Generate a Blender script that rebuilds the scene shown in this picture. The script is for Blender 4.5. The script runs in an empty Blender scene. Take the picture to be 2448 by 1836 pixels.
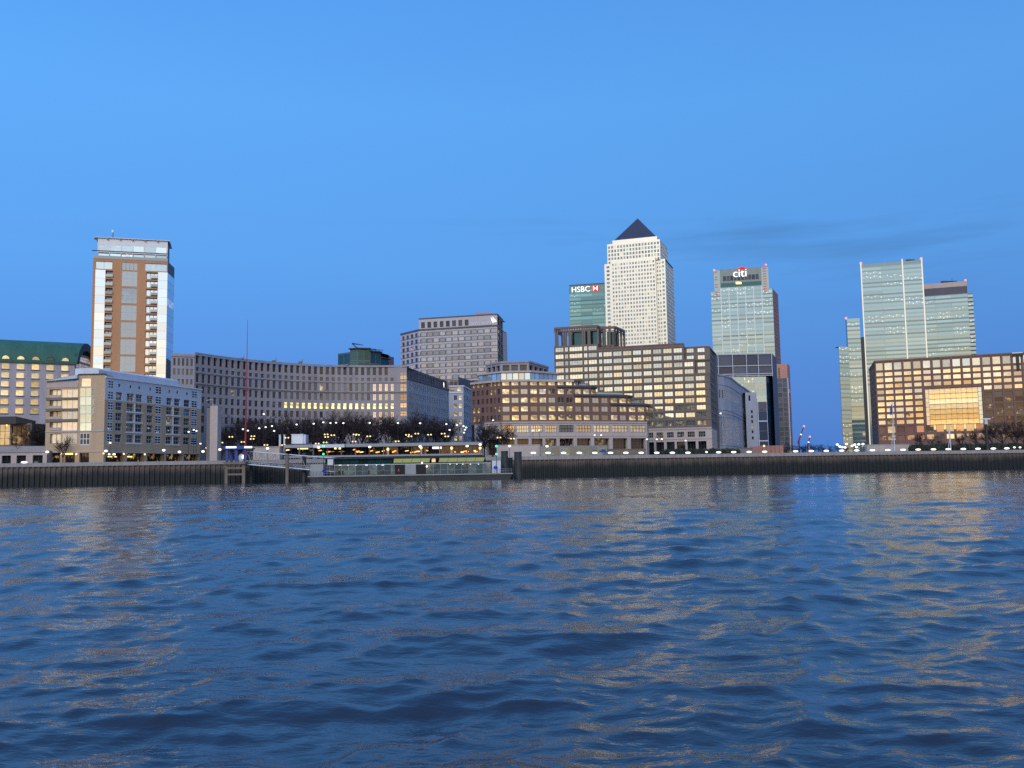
import bpy, bmesh, math, random
import numpy as np
from mathutils import Vector, Matrix
random.seed(7); R = random.Random(11)
sc = bpy.context.scene
COL = sc.collection
# ------------------------------------------------------------------ camera model
F, CX, CY, EYE = 2208.0, 1224.0, 918.0, 2.9
PIT = math.atan((1121 - CY) / F); ROL = 0.0159
_r0 = Vector((1, 0, 0)); _u0 = Vector((0, -math.sin(PIT), math.cos(PIT))); FW = Vector((0, math.cos(PIT), math.sin(PIT)))
RT = _r0 * math.cos(ROL) - _u0 * math.sin(ROL); UP = _r0 * math.sin(ROL) + _u0 * math.cos(ROL)
CAM = Vector((0, 0, EYE))
def ray(u, v): return RT * ((u - CX) / F) - UP * ((v - CY) / F) + FW
def P(u, v, Y):
    d = ray(u, v); return CAM + d * (Y / d.y)
def Z(u, v, z):
    d = ray(u, v); return CAM + d * ((z - EYE) / d.z)
def V2(p): return Vector((p[0], p[1]))
def online(a, b, u, v):
    """plan point of line a-b under pixel (u,v), and the height there"""
    a, b = V2(a), V2(b); d = ray(u, v); ax, ay = a; tx, ty = b[0] - a[0], b[1] - a[1]
    det = d.x * (-ty) + tx * d.y
    k = (ax * (-ty) + tx * ay) / det
    return Vector((d.x * k, d.y * k)), EYE + d.z * k
cd = bpy.data.cameras.new('camera'); cam = bpy.data.objects.new('camera', cd); COL.objects.link(cam)
cd.sensor_width = 36; cd.lens = F / 2448 * 36; cd.clip_end = 20000; cd.clip_start = 0.1
m = Matrix((RT, UP, -FW)).transposed().to_4x4(); m.translation = CAM; cam.matrix_world = m
sc.camera = cam
# ------------------------------------------------------------------ materials
def nt(name):
    m = bpy.data.materials.new(name); m.use_nodes = True; t = m.node_tree; t.nodes.clear()
    return m, t, t.nodes, t.links
def node(t, kind, **kw):
    n = t.nodes.new(kind)
    for k, v in kw.items():
        if k == 'ins':
            for kk, vv in v.items():
                if isinstance(vv, bpy.types.NodeSocket): t.links.new(vv, n.inputs[kk])
                else: n.inputs[kk].default_value = vv
        else: setattr(n, k, v)
    return n
def math_n(t, op, a, b=None, c=None):
    n = t.nodes.new('ShaderNodeMath'); n.operation = op
    for i, x in enumerate((a, b, c)):
        if x is None: continue
        if isinstance(x, bpy.types.NodeSocket): t.links.new(x, n.inputs[i])
        else: n.inputs[i].default_value = x
    return n.outputs[0]
def wall_mat(name, c, rough=.75, var=.18, metal=0., scale=.25, spec=.35, streak=True):
    m, t, N, L = nt(name)
    tc = node(t, 'ShaderNodeTexCoord')
    mp = node(t, 'ShaderNodeMapping', ins={'Vector': tc.outputs['Object'], 'Scale': (1, 1, .25 if streak else 1)})
    n1 = node(t, 'ShaderNodeTexNoise', ins={'Vector': mp.outputs[0], 'Scale': scale, 'Detail': 6., 'Roughness': .65})
    n2 = node(t, 'ShaderNodeTexNoise', ins={'Vector': tc.outputs['Object'], 'Scale': 2.3, 'Detail': 3.})
    s = math_n(t, 'ADD', n1.outputs[0], math_n(t, 'MULTIPLY', n2.outputs[0], .5))
    f = node(t, 'ShaderNodeMapRange', ins={'Value': s, 'From Min': .5, 'From Max': 1.0, 'To Min': 1 - var, 'To Max': 1 + var})
    mx = node(t, 'ShaderNodeVectorMath', operation='SCALE', ins={0: (c[0], c[1], c[2]), 'Scale': f.outputs[0]})
    b = node(t, 'ShaderNodeBsdfPrincipled', ins={'Base Color': mx.outputs[0], 'Roughness': rough, 'Metallic': metal, 'Specular IOR Level': spec})
    o = node(t, 'ShaderNodeOutputMaterial', ins={'Surface': b.outputs[0]})
    return m
def glass_mat(name, base=(.02, .025, .03), tint=(1, 1, 1), refl=.35, lit=(1, .75, .4), amt=0., prob=.3, rough=.03, tilt=.02, blob=.9, lo=.42, hi=.62, kv=(.6, 1.25)):
    """window glass: dark or curtained room behind a coated reflecting pane, some rooms with their lamps on"""
    m, t, N, L = nt(name)
    oi = node(t, 'ShaderNodeObjectInfo'); ge = node(t, 'ShaderNodeNewGeometry'); tc = node(t, 'ShaderNodeTexCoord')
    rnd = math_n(t, 'FRACT', math_n(t, 'ADD', math_n(t, 'MULTIPLY', oi.outputs['Random'], 7.31), math_n(t, 'MULTIPLY', ge.outputs['Random Per Island'], 3.7)))
    wn = node(t, 'ShaderNodeTexWhiteNoise', noise_dimensions='1D', ins={'W': math_n(t, 'MULTIPLY', rnd, 91.7)})
    off = node(t, 'ShaderNodeVectorMath', operation='SUBTRACT', ins={0: wn.outputs['Color'], 1: (.5, .5, .5)})
    off = node(t, 'ShaderNodeVectorMath', operation='SCALE', ins={0: off.outputs[0], 'Scale': tilt * 2})
    nz = node(t, 'ShaderNodeTexNoise', ins={'Vector': tc.outputs['Object'], 'Scale': .45, 'Detail': 2.})
    of2 = node(t, 'ShaderNodeVectorMath', operation='SUBTRACT', ins={0: nz.outputs['Color'], 1: (.5, .5, .5)})
    of2 = node(t, 'ShaderNodeVectorMath', operation='SCALE', ins={0: of2.outputs[0], 'Scale': tilt})
    nn = node(t, 'ShaderNodeVectorMath', operation='ADD', ins={0: ge.outputs['Normal'], 1: off.outputs[0]})
    nn = node(t, 'ShaderNodeVectorMath', operation='ADD', ins={0: nn.outputs[0], 1: of2.outputs[0]})
    nn = node(t, 'ShaderNodeVectorMath', operation='NORMALIZE', ins={0: nn.outputs[0]})
    k = node(t, 'ShaderNodeMapRange', ins={'Value': wn.outputs['Value'], 'To Min': kv[0], 'To Max': kv[1]})
    bs = node(t, 'ShaderNodeVectorMath', operation='SCALE', ins={0: base, 'Scale': k.outputs[0]})
    d = node(t, 'ShaderNodeBsdfDiffuse', ins={'Color': bs.outputs[0]})
    g = node(t, 'ShaderNodeBsdfGlossy', ins={'Color': (*tint, 1), 'Roughness': rough, 'Normal': nn.outputs[0]})
    lw = node(t, 'ShaderNodeLayerWeight', ins={'Blend': .35})
    fac = math_n(t, 'MINIMUM', math_n(t, 'ADD', math_n(t, 'MULTIPLY', k.outputs[0], refl), math_n(t, 'MULTIPLY', lw.outputs['Fresnel'], .35)), .97)
    mx = node(t, 'ShaderNodeMixShader', ins={0: fac, 1: d.outputs[0], 2: g.outputs[0]})
    out = mx.outputs[0]
    if amt > 0:
        on = math_n(t, 'LESS_THAN', rnd, prob)
        vo = node(t, 'ShaderNodeTexNoise', ins={'Vector': tc.outputs['Object'], 'Scale': .75, 'Detail': 1.})
        bl = node(t, 'ShaderNodeMapRange', ins={'Value': vo.outputs[0], 'From Min': lo, 'From Max': hi, 'To Min': 1 - blob, 'To Max': 1.3})
        st = math_n(t, 'MULTIPLY', math_n(t, 'MULTIPLY', on, amt), math_n(t, 'MULTIPLY', bl.outputs[0], k.outputs[0]))
        e = node(t, 'ShaderNodeEmission', ins={'Color': (*lit, 1), 'Strength': st})
        a = node(t, 'ShaderNodeAddShader', ins={0: out, 1: e.outputs[0]}); out = a.outputs[0]
    node(t, 'ShaderNodeOutputMaterial', ins={'Surface': out})
    m.cycles.emission_sampling = 'NONE'
    return m
def emit_mat(name, c, s, sample=False):
    m, t, N, L = nt(name)
    e = node(t, 'ShaderNodeEmission', ins={'Color': (*c, 1), 'Strength': s})
    node(t, 'ShaderNodeOutputMaterial', ins={'Surface': e.outputs[0]})
    m.cycles.emission_sampling = 'AUTO' if sample else 'NONE'
    return m
M = {}
M['plaster'] = wall_mat('lilac_render', (.36, .34, .40))
M['green'] = wall_mat('green_copper', (.035, .12, .095), .55, .25)
M['dkmetal'] = wall_mat('dark_metal', (.03, .033, .04), .5, .2)
M['brick_o'] = wall_mat('orange_brick', (.42, .225, .12), .8, .15)
M['brick_t'] = wall_mat('tan_brick', (.42, .315, .22), .8, .16)
M['white'] = wall_mat('white_paint', (.62, .66, .74), .5, .08)
M['white2'] = wall_mat('pale_metal_cladding', (.48, .53, .63), .45, .08)
M['stone'] = wall_mat('grey_stone', (.275, .26, .295), .8, .14)
M['stone_d'] = wall_mat('weathered_grey_stone', (.16, .155, .165), .8, .2)
M['stone_p'] = wall_mat('pale_stone', (.40, .345, .335), .8, .1)
M['stone_b'] = wall_mat('cool_limestone', (.33, .35, .42), .8, .1)
M['band'] = wall_mat('light_grey_cladding', (.38, .37, .42), .5, .07)
M['brown'] = wall_mat('brown_granite', (.122, .102, .096), .5, .15)
M['red'] = wall_mat('red_brown_brick', (.152, .088, .078), .7, .18)
M['redg'] = wall_mat('red_granite', (.15, .080, .068), .5, .15)
M['steel'] = wall_mat('stainless_cladding', (.66, .655, .585), .45, .05, metal=.6)
M['slate'] = wall_mat('slate_cladding', (.06, .065, .095), .5, .2)
M['pink'] = wall_mat('terracotta_panel', (.42, .22, .18), .6, .12)
M['terra'] = wall_mat('rust_red_cladding', (.28, .14, .115), .6, .2)
M['pyr'] = wall_mat('pyramid_steel', (.05, .06, .10), .4, .1, metal=.3)
M['mast'] = wall_mat('red_paint', (.26, .03, .045), .5, .1)
M['wood'] = wall_mat('weathered_timber', (.16, .14, .12), .9, .3)
M['pile'] = wall_mat('dark_steel_pile', (.035, .04, .045), .6, .3)
M['blue'] = wall_mat('blue_paint', (.02, .05, .26), .5, .12)
M['post'] = wall_mat('black_post_paint', (.02, .022, .025), .5, .1)
M['bark'] = wall_mat('dark_bark', (.035, .028, .03), .9, .25)
M['twig'] = wall_mat('dark_twigs', (.030, .023, .028), .9, .25)
M['leaf'] = wall_mat('dark_evergreen', (.03, .042, .03), .8, .35)
M['grey'] = wall_mat('grey_paint', (.24, .26, .29), .5, .12)
M['black'] = wall_mat('shadowed_interior', (.02, .018, .02), .9, .1)
M['skin'] = wall_mat('skin', (.45, .28, .21), .6, .05)
M['coat'] = wall_mat('dark_coat', (.025, .028, .04), .9, .1)
M['redcoat'] = wall_mat('red_jacket', (.32, .02, .05), .8, .1)
M['bal'] = glass_mat('balcony_glass', (.16, .20, .24), (.9, .95, 1), .25)
# window glass
G_ = {}
G_['hotel'] = glass_mat('hotel_window', (.3, .25, .14), (1, .95, .8), .28, (1, .72, .30), .34, 1.0, blob=.35)
G_['peach'] = glass_mat('peach_window', (.35, .25, .18), (1, .9, .8), .3, (1, .66, .38), .30, 1.0, blob=.3)
G_['strip'] = glass_mat('silver_curtain_glass', (.34, .40, .47), (.94, .98, 1), .6, (1, .8, .6), .2, .03, kv=(.88, 1.08))
G_['centre'] = glass_mat('grey_curtain_glass', (.21, .22, .23), (.9, .95, 1), .2, (1, .65, .3), .14, .08, kv=(.9, 1.08))
G_['crown'] = glass_mat('crown_glass', (.30, .40, .47), (.88, .96, 1), .5, (1, .8, .5), .5, .08)
G_['slate'] = glass_mat('slate_glass', (.058, .07, .115), (.7, .8, 1), .02)
G_['blue'] = glass_mat('blue_window', (.02, .04, .07), (.8, .9, 1), .22, (1, .85, .6), .3, .025)
G_['cream'] = glass_mat('curtained_window', (.42, .38, .33), (1, .97, .92), .28, (1, .78, .48), .12, .7, blob=.4)
G_['mint'] = glass_mat('pale_green_bay', (.42, .46, .38), (.95, 1, .92), .35, (1, .88, .5), .10, .7, blob=.5)
G_['grey'] = glass_mat('dull_window', (.05, .05, .065), (.85, .85, .95), .09, (1, .8, .45), .5, .03)
G_['dark'] = glass_mat('dark_window', (.015, .018, .025), (.8, .85, 1), .05)
G_['litrow'] = glass_mat('lit_office_window', (.2, .18, .1), (1, 1, .9), .1, (1, .80, .30), 1.6, 1.0, blob=.55)
G_['litend'] = glass_mat('glowing_office_window', (.2, .15, .12), (1, .9, .8), .35, (1, .60, .40), .22, .8, blob=.5)
G_['band'] = glass_mat('banded_window', (.20, .195, .215), (.9, .9, 1), .14, (1, .9, .65), 1.6, .025)
G_['brick'] = glass_mat('brick_office_window', (.07, .07, .065), (.95, .97, 1), .26, (1, .74, .26), .62, .68, blob=.85)
G_['office'] = glass_mat('office_window', (.30, .29, .25), (1, .99, .93), .40, (1, .85, .5), .12, .5)
G_['office_lit'] = glass_mat('office_window_row', (.2, .2, .17), (1, .98, .9), .55, (1, .85, .5), .12, .5)
G_['warm'] = glass_mat('warm_office_window', (.22, .16, .11), (1, .93, .85), .42, (1, .66, .24), .42, .55, blob=.6)
G_['pinkp'] = glass_mat('pink_glass_panel', (.30, .16, .13), (1, .8, .75), .2)
G_['atrium'] = glass_mat('atrium_glass', (.30, .19, .08), (1, .92, .8), .4, (1, .62, .2), .30, 1.0, blob=.3)
G_['sage'] = glass_mat('sage_tower_glass', (.105, .165, .175), (.78, .95, 1), .30, (1, .97, .75), .5, .22, blob=1., lo=.60, hi=.70, kv=(.85, 1.1), tilt=.012)
G_['teal'] = glass_mat('teal_tower_glass', (.035, .10, .11), (.6, .9, .92), .24, (1, 1, .85), .6, .2, blob=1., lo=.66, hi=.74)
G_['tealdk'] = glass_mat('dark_teal_glass', (.012, .045, .05), (.5, .8, .85), .07)
G_['mirror'] = glass_mat('mirror_side_glass', (.03, .09, .18), (.8, .9, 1), .5)
G_['tower'] = glass_mat('steel_tower_window', (.10, .11, .10), (.9, 1, .95), .16, (1, .86, .5), .45, .22, blob=.5)
G_['shop'] = glass_mat('shopfront_glass', (.03, .022, .02), (1, 1, 1), .05, (1, .62, .2), .30, .5, blob=1., lo=.55, hi=.72)
G_['pier'] = glass_mat('pier_glass', (.075, .105, .11), (.85, .95, 1), .07, (.85, 1, .9), .05, .6, blob=.7, tilt=.004)
# lamps and signs
E_ = {}
E_['lamp'] = emit_mat('lamp_white', (1, .93, .82), 2.2, True)
E_['warm'] = emit_mat('lamp_warm', (1, .72, .32), 2.0, True)
E_['cool'] = emit_mat('lamp_cool', (.93, .97, 1), 2.0, True)
E_['orange'] = emit_mat('lamp_orange', (1, .45, .12), 3.)
E_['greenl'] = emit_mat('signal_green', (.05, 1, .5), 2.)
E_['redl'] = emit_mat('aviation_red', (1, .18, .12), 3.)
E_['sign'] = emit_mat('sign_white', (1, .97, .95), 1.6)
E_['signr'] = emit_mat('sign_red', (1, .04, .05), 1.0)
E_['strip'] = emit_mat('edge_light', (1, .93, .84), .95)
E_['canopy'] = emit_mat('canopy_light', (.62, .75, .34), .42)
E_['neon'] = emit_mat('neon_yellow', (1, .85, .25), 2.2)
E_['heater'] = emit_mat('heater_orange', (1, .36, .06), 2.6)
E_['roundel'] = emit_mat('roundel_blue', (.02, .05, .9), .5)
E_['redglow'] = emit_mat('red_edge_light', (1, .30, .20), .6)
# ------------------------------------------------------------------ mesh builder and object helpers
WL = {}
def tag(o, label=None, cat=None, group=None, kind=None):
    if label: o['label'] = label
    if cat: o['category'] = cat
    if group: o['group'] = group
    if kind: o['kind'] = kind
    return o
def empty(name, loc):
    o = bpy.data.objects.new(name, None); COL.objects.link(o); o.location = loc; o.empty_display_size = .5
    WL[o.name] = Vector(loc); return o
class MB:
    def __init__(s): s.v = []; s.f = []; s.m = []; s.mats = []
    def mi(s, mat):
        if mat not in s.mats: s.mats.append(mat)
        return s.mats.index(mat)
    def poly(s, pts, mat):
        i = len(s.v); s.v += [tuple(p) for p in pts]; s.f.append(tuple(range(i, i + len(pts)))); s.m.append(s.mi(mat))
    def hexa(s, b, t, mat):
        """solid between bottom ring b and top ring t (same count, counter-clockwise from above)"""
        i = len(s.v); n = len(b); s.v += [tuple(p) for p in b] + [tuple(p) for p in t]; k = s.mi(mat)
        s.f.append(tuple(i + j for j in reversed(range(n)))); s.f.append(tuple(i + n + j for j in range(n)))
        for j in range(n): s.f.append((i + j, i + (j + 1) % n, i + n + (j + 1) % n, i + n + j))
        s.m += [k] * (n + 2)
    def prism(s, pts, z0, z1, mat):
        s.hexa([(p[0], p[1], z0) for p in pts], [(p[0], p[1], z1) for p in pts], mat)
    def box(s, c, d, mat, rz=0.):
        x, y, z = d[0] / 2, d[1] / 2, d[2] / 2; ca, sa = math.cos(rz), math.sin(rz)
        q = [(c[0] + a * x * ca - b * y * sa, c[1] + a * x * sa + b * y * ca) for a, b in ((-1, -1), (1, -1), (1, 1), (-1, 1))]
        s.prism(q, c[2] - z, c[2] + z, mat)
    def tube(s, pts, rad, mat, n=6, cap=True):
        pts = [Vector(p) for p in pts]; rad = rad if isinstance(rad, (list, tuple)) else [rad] * len(pts)
        i0 = len(s.v); k = s.mi(mat)
        for j, p in enumerate(pts):
            d = (pts[min(j + 1, len(pts) - 1)] - pts[max(j - 1, 0)]).normalized()
            a = d.orthogonal().normalized(); b = d.cross(a)
            for q in range(n):
                an = 2 * math.pi * q / n; s.v.append(tuple(p + (a * math.cos(an) + b * math.sin(an)) * rad[j]))
        for j in range(len(pts) - 1):
            for q in range(n):
                a, b = i0 + j * n + q, i0 + j * n + (q + 1) % n
                s.f.append((a, b, b + n, a + n)); s.m.append(k)
        if cap:
            s.f.append(tuple(i0 + q for q in reversed(range(n)))); s.m.append(k)
            e = i0 + (len(pts) - 1) * n; s.f.append(tuple(e + q for q in range(n))); s.m.append(k)
    def ball(s, c, r, mat, rz=None, n=10, h=6):
        rz = r if rz is None else rz; i0 = len(s.v); k = s.mi(mat)
        for j in range(1, h):
            a = math.pi * j / h
            for q in range(n):
                b = 2 * math.pi * q / n; s.v.append((c[0] + r * math.sin(a) * math.cos(b), c[1] + r * math.sin(a) * math.sin(b), c[2] - rz * math.cos(a)))
        lo = len(s.v); s.v.append((c[0], c[1], c[2] - rz)); s.v.append((c[0], c[1], c[2] + rz))
        for j in range(h - 2):
            for q in range(n):
                a, b = i0 + j * n + q, i0 + j * n + (q + 1) % n; s.f.append((a, b, b + n, a + n)); s.m.append(k)
        for q in range(n):
            s.f.append((lo, i0 + (q + 1) % n, i0 + q)); s.m.append(k)
            e = i0 + (h - 2) * n; s.f.append((lo + 1, e + q, e + (q + 1) % n)); s.m.append(k)
    def mesh(s, name, off=(0, 0, 0)):
        me = bpy.data.meshes.new(name)
        me.from_pydata([(a - off[0], b - off[1], c - off[2]) for a, b, c in s.v], [], s.f)
        for mt in s.mats: me.materials.append(mt)
        me.polygons.foreach_set('material_index', s.m); me.update(); return me
    def build(s, name, parent=None, loc=None, smooth=False):
        """ONE object; vertices are given in world coordinates, the object sits at loc (or at its parent)"""
        w = Vector(loc) if loc is not None else (WL[parent.name] if parent else Vector((0, 0, 0)))
        me = s.mesh(name, w)
        if smooth: me.polygons.foreach_set('use_smooth', [True] * len(me.polygons))
        o = bpy.data.objects.new(name, me); COL.objects.link(o); WL[o.name] = w
        if parent: o.parent = parent; o.location = w - WL[parent.name]
        else: o.location = w
        return o
def children(o): return [c for c in bpy.data.objects if c.parent == o]
KIDS = {}
def dup(root, loc, rz=0., scale=1., label=None, group=None):
    r = root.copy(); COL.objects.link(r); r.location = loc; r.rotation_euler = (0, 0, rz)
    r.scale = scale if isinstance(scale, (tuple, list)) else (scale,) * 3
    if label: r['label'] = label
    if group: r['group'] = group
    if root.name not in KIDS: KIDS[root.name] = [(c, children(c)) for c in children(root)]
    for c, gs in KIDS[root.name]:
        k = c.copy(); COL.objects.link(k); k.parent = r
        for g in gs:
            q = g.copy(); COL.objects.link(q); q.parent = k
    return r
# ------------------------------------------------------------------ building kit
WIN = {}
def win_mesh(w, h, dep, glass, frame, nx, ny, fw):
    key = (round(w, 1), round(h, 1), dep, glass.name, frame.name if frame else '', nx, ny, fw)
    if key not in WIN:
        b = MB(); win_geo(b, (0, 0), (1, 0), w, h, 0, dep, glass, frame, nx, ny, fw)
        WIN[key] = (b.mesh('window'), w, h)
    return WIN[key]
def win_geo(b, c, t, w, h, zc, dep, glass, frame, nx, ny, fw):
    """pane and mullions centred on plan point c, facade direction t, set back dep"""
    n = (t[1], -t[0])
    def q(s, o, z): return (c[0] + t[0] * s + n[0] * o, c[1] + t[1] * s + n[1] * o, zc + z)
    b.poly([q(-w / 2, -dep, -h / 2), q(w / 2, -dep, -h / 2), q(w / 2, -dep, h / 2), q(-w / 2, -dep, h / 2)], glass)
    if frame:
        o0, o1 = -dep + .04, -dep + .10
        def bar(s0, s1, z0, z1):
            b.poly([q(s0, o1, z0), q(s1, o1, z0), q(s1, o1, z1), q(s0, o1, z1)], frame)
        bar(-w / 2, w / 2, -h / 2, -h / 2 + fw); bar(-w / 2, w / 2, h / 2 - fw, h / 2)
        for i in range(nx + 1):
            s = -w / 2 + w * i / nx; a = max(s - fw / 2, -w / 2); e = min(s + fw / 2, w / 2)
            bar(a, e, -h / 2 + fw, h / 2 - fw)
        for j in range(1, ny):
            z = -h / 2 + h * j / ny
            for i in range(nx): bar(-w / 2 + w * i / nx + fw / 2, -w / 2 + w * (i + 1) / nx - fw / 2, z - fw / 2, z + fw / 2)
class Bld:
    def __init__(s, name, label, base, cat='building', group=None):
        s.root = empty(name, base); tag(s.root, label, cat, group); s.parts = {}; s.wins = []
    def mb(s, part): return s.parts.setdefault(part, MB())
    def facade(s, p0, p1, z0, z1, ops, part, mat, dep=.35):
        p0, p1 = V2(p0), V2(p1); L = (p1 - p0).length; t = (p1 - p0) / L; n = Vector((t.y, -t.x)); b = s.mb(part)
        def q(a, z, o=0.): return (p0.x + t.x * a - n.x * o, p0.y + t.y * a - n.y * o, z)
        ops = [(max(a, 0), min(e, L), max(za, z0), min(zb, z1), w) for a, e, za, zb, w in ops if e > .02 and a < L - .02 and zb > z0 + .02 and za < z1 - .02]
        zs = sorted({round(z0, 4), round(z1, 4)} | {round(o[2], 4) for o in ops} | {round(o[3], 4) for o in ops})
        for za, zb in zip(zs, zs[1:]):
            if zb - za < 1e-3: continue
            zm = (za + zb) / 2; x = 0.
            for o in sorted(o for o in [(o[0], o[1]) for o in ops if o[2] < zm < o[3]]):
                if o[0] > x + 1e-3: b.poly([q(x, za), q(o[0], za), q(o[0], zb), q(x, zb)], mat)
                x = max(x, o[1])
            if x < L - 1e-3: b.poly([q(x, za), q(L, za), q(L, zb), q(x, zb)], mat)
        for a, e, za, zb, w in ops:
            d = w[5] if w and len(w) > 5 else dep
            b.poly([q(a, za), q(a, zb), q(a, zb, d), q(a, za, d)], mat); b.poly([q(e, za), q(e, za, d), q(e, zb, d), q(e, zb)], mat)
            b.poly([q(a, za), q(a, za, d), q(e, za, d), q(e, za)], mat); b.poly([q(a, zb), q(e, zb), q(e, zb, d), q(a, zb, d)], mat)
            if w:
                c = p0 + t * ((a + e) / 2)
                s.wins.append((c, t, e - a, zb - za, (za + zb) / 2, d, w))
    def band(s, p0, p1, z0, z1, out, part, mat, ins=.3, ext=0.):
        p0, p1 = V2(p0), V2(p1); t = (p1 - p0).normalized(); n = Vector((t.y, -t.x)); p0 = p0 - t * ext; p1 = p1 + t * ext
        s.mb(part).prism([p0 + n * out, p1 + n * out, p1 - n * ins, p0 - n * ins], z0, z1, mat)
    def roof(s, pts, z, part, mat): s.mb(part).poly([(p[0], p[1], z) for p in pts], mat)
    def blank(s, pts, z0, z1, part, mat):
        for a, c in zip(pts, pts[1:]): s.mb(part).poly([(a[0], a[1], z0), (c[0], c[1], z0), (c[0], c[1], z1), (a[0], a[1], z1)], mat)
    def finish(s, cap=100, key=None, wname='window'):
        s.objs = {}
        for k, b in s.parts.items():
            if b.f: s.objs[k] = b.build(k.split('#')[0], s.root)
        s.parts = {}
        ws = sorted(s.wins, key=key) if key else sorted(s.wins, key=lambda w: -w[4])
        base = WL[s.root.name]
        rest = MB()
        for i, (c, t, w, h, z, d, spec) in enumerate(ws):
            glass, frame, nx, ny, fw = spec[:5]
            if i < cap:
                me, mw, mh = win_mesh(w, h, d, glass, frame, nx, ny, fw)
                o = bpy.data.objects.new(spec[6] if len(spec) > 6 else wname, me); COL.objects.link(o); o.parent = s.root
                o.location = Vector((c.x, c.y, z)) - base; o.rotation_euler = (0, 0, math.atan2(t.y, t.x)); o.scale = (w / mw, 1, h / mh)
            else: win_geo(rest, c, t, w, h, z, d, glass, frame, nx, ny, fw)
        if rest.f: tag(rest.build(wname, s.root), kind='stuff')
        s.wins = []
        return s.root
def cells(n, a, b, fill, off=.5):
    w = (b - a) / n; return [(a + w * i + w * (1 - fill) * off, a + w * i + w * (1 - fill) * off + w * fill) for i in range(n)]
def grid(cs, rs, spec): return [(a, e, za, zb, spec(i, j) if callable(spec) else spec) for i, (a, e) in enumerate(cs) for j, (za, zb) in enumerate(rs)]
def W(glass, frame=None, nx=1, ny=1, fw=.12, dep=None, name=None):
    if name: return (glass, frame, nx, ny, fw, dep, name)
    return (glass, frame, nx, ny, fw) if dep is None else (glass, frame, nx, ny, fw, dep)
def sz(p0, p1, u, v):
    q, z = online(p0, p1, u, v); t = (V2(p1) - V2(p0)).normalized(); return (q - V2(p0)).dot(t), z
def prect(p0, p1, u0, v0, u1, v1):
    """facade rectangle of a pixel rectangle: s0, s1, z0, z1"""
    a, zt = sz(p0, p1, u0, v0); b, zb = sz(p0, p1, u1, v1); return a, b, zb, zt
def inward(p0, p1, d):
    t = (V2(p1) - V2(p0)).normalized(); return Vector((-t.y, t.x)) * d
def text_mb(b, txt, p0, t, z, size, mat, out=.15, n=None):
    """raised lettering: centre-left point p0 (plan), reading direction t"""
    cu = bpy.data.curves.new('lettering', 'FONT'); cu.body = txt; cu.size = size; cu.extrude = .12; cu.resolution_u = 3
    ob = bpy.data.objects.new('lettering_source', cu); COL.objects.link(ob)
    dg = bpy.context.evaluated_depsgraph_get(); me = bpy.data.meshes.new_from_object(ob.evaluated_get(dg))
    nn = (t[1], -t[0]); k = b.mi(mat); i0 = len(b.v)
    for v in me.vertices:
        x, y, zz = v.co; b.v.append((p0[0] + t[0] * x + nn[0] * (zz + out), p0[1] + t[1] * x + nn[1] * (zz + out), z + y))
    for p in me.polygons: b.f.append(tuple(i0 + i for i in p.vertices)); b.m.append(k)
    wd = max((v.co.x for v in me.vertices), default=0)
    bpy.data.objects.remove(ob); bpy.data.curves.remove(cu); bpy.data.meshes.remove(me)
    return wd
GZ = 6.0                                           # promenade level
def box_back(b, p0, p1, depth, z0, z1, part, mat, roofmat=None, left=True, right=True, back=True):
    i = inward(p0, p1, depth); q0, q1 = V2(p0) + i, V2(p1) + i
    if right: b.blank([p1, q1], z0, z1, part, mat)
    if left: b.blank([q0, p0], z0, z1, part, mat)
    if back: b.blank([q1, q0], z0, z1, part, mat)
    b.roof([p0, p1, q1, q0], z1, 'roof', roofmat or M['dkmetal'])
    return q0, q1
def n1(x): return 800 + x / 4.424                  # pixel readings taken from enlarged crops
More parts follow.
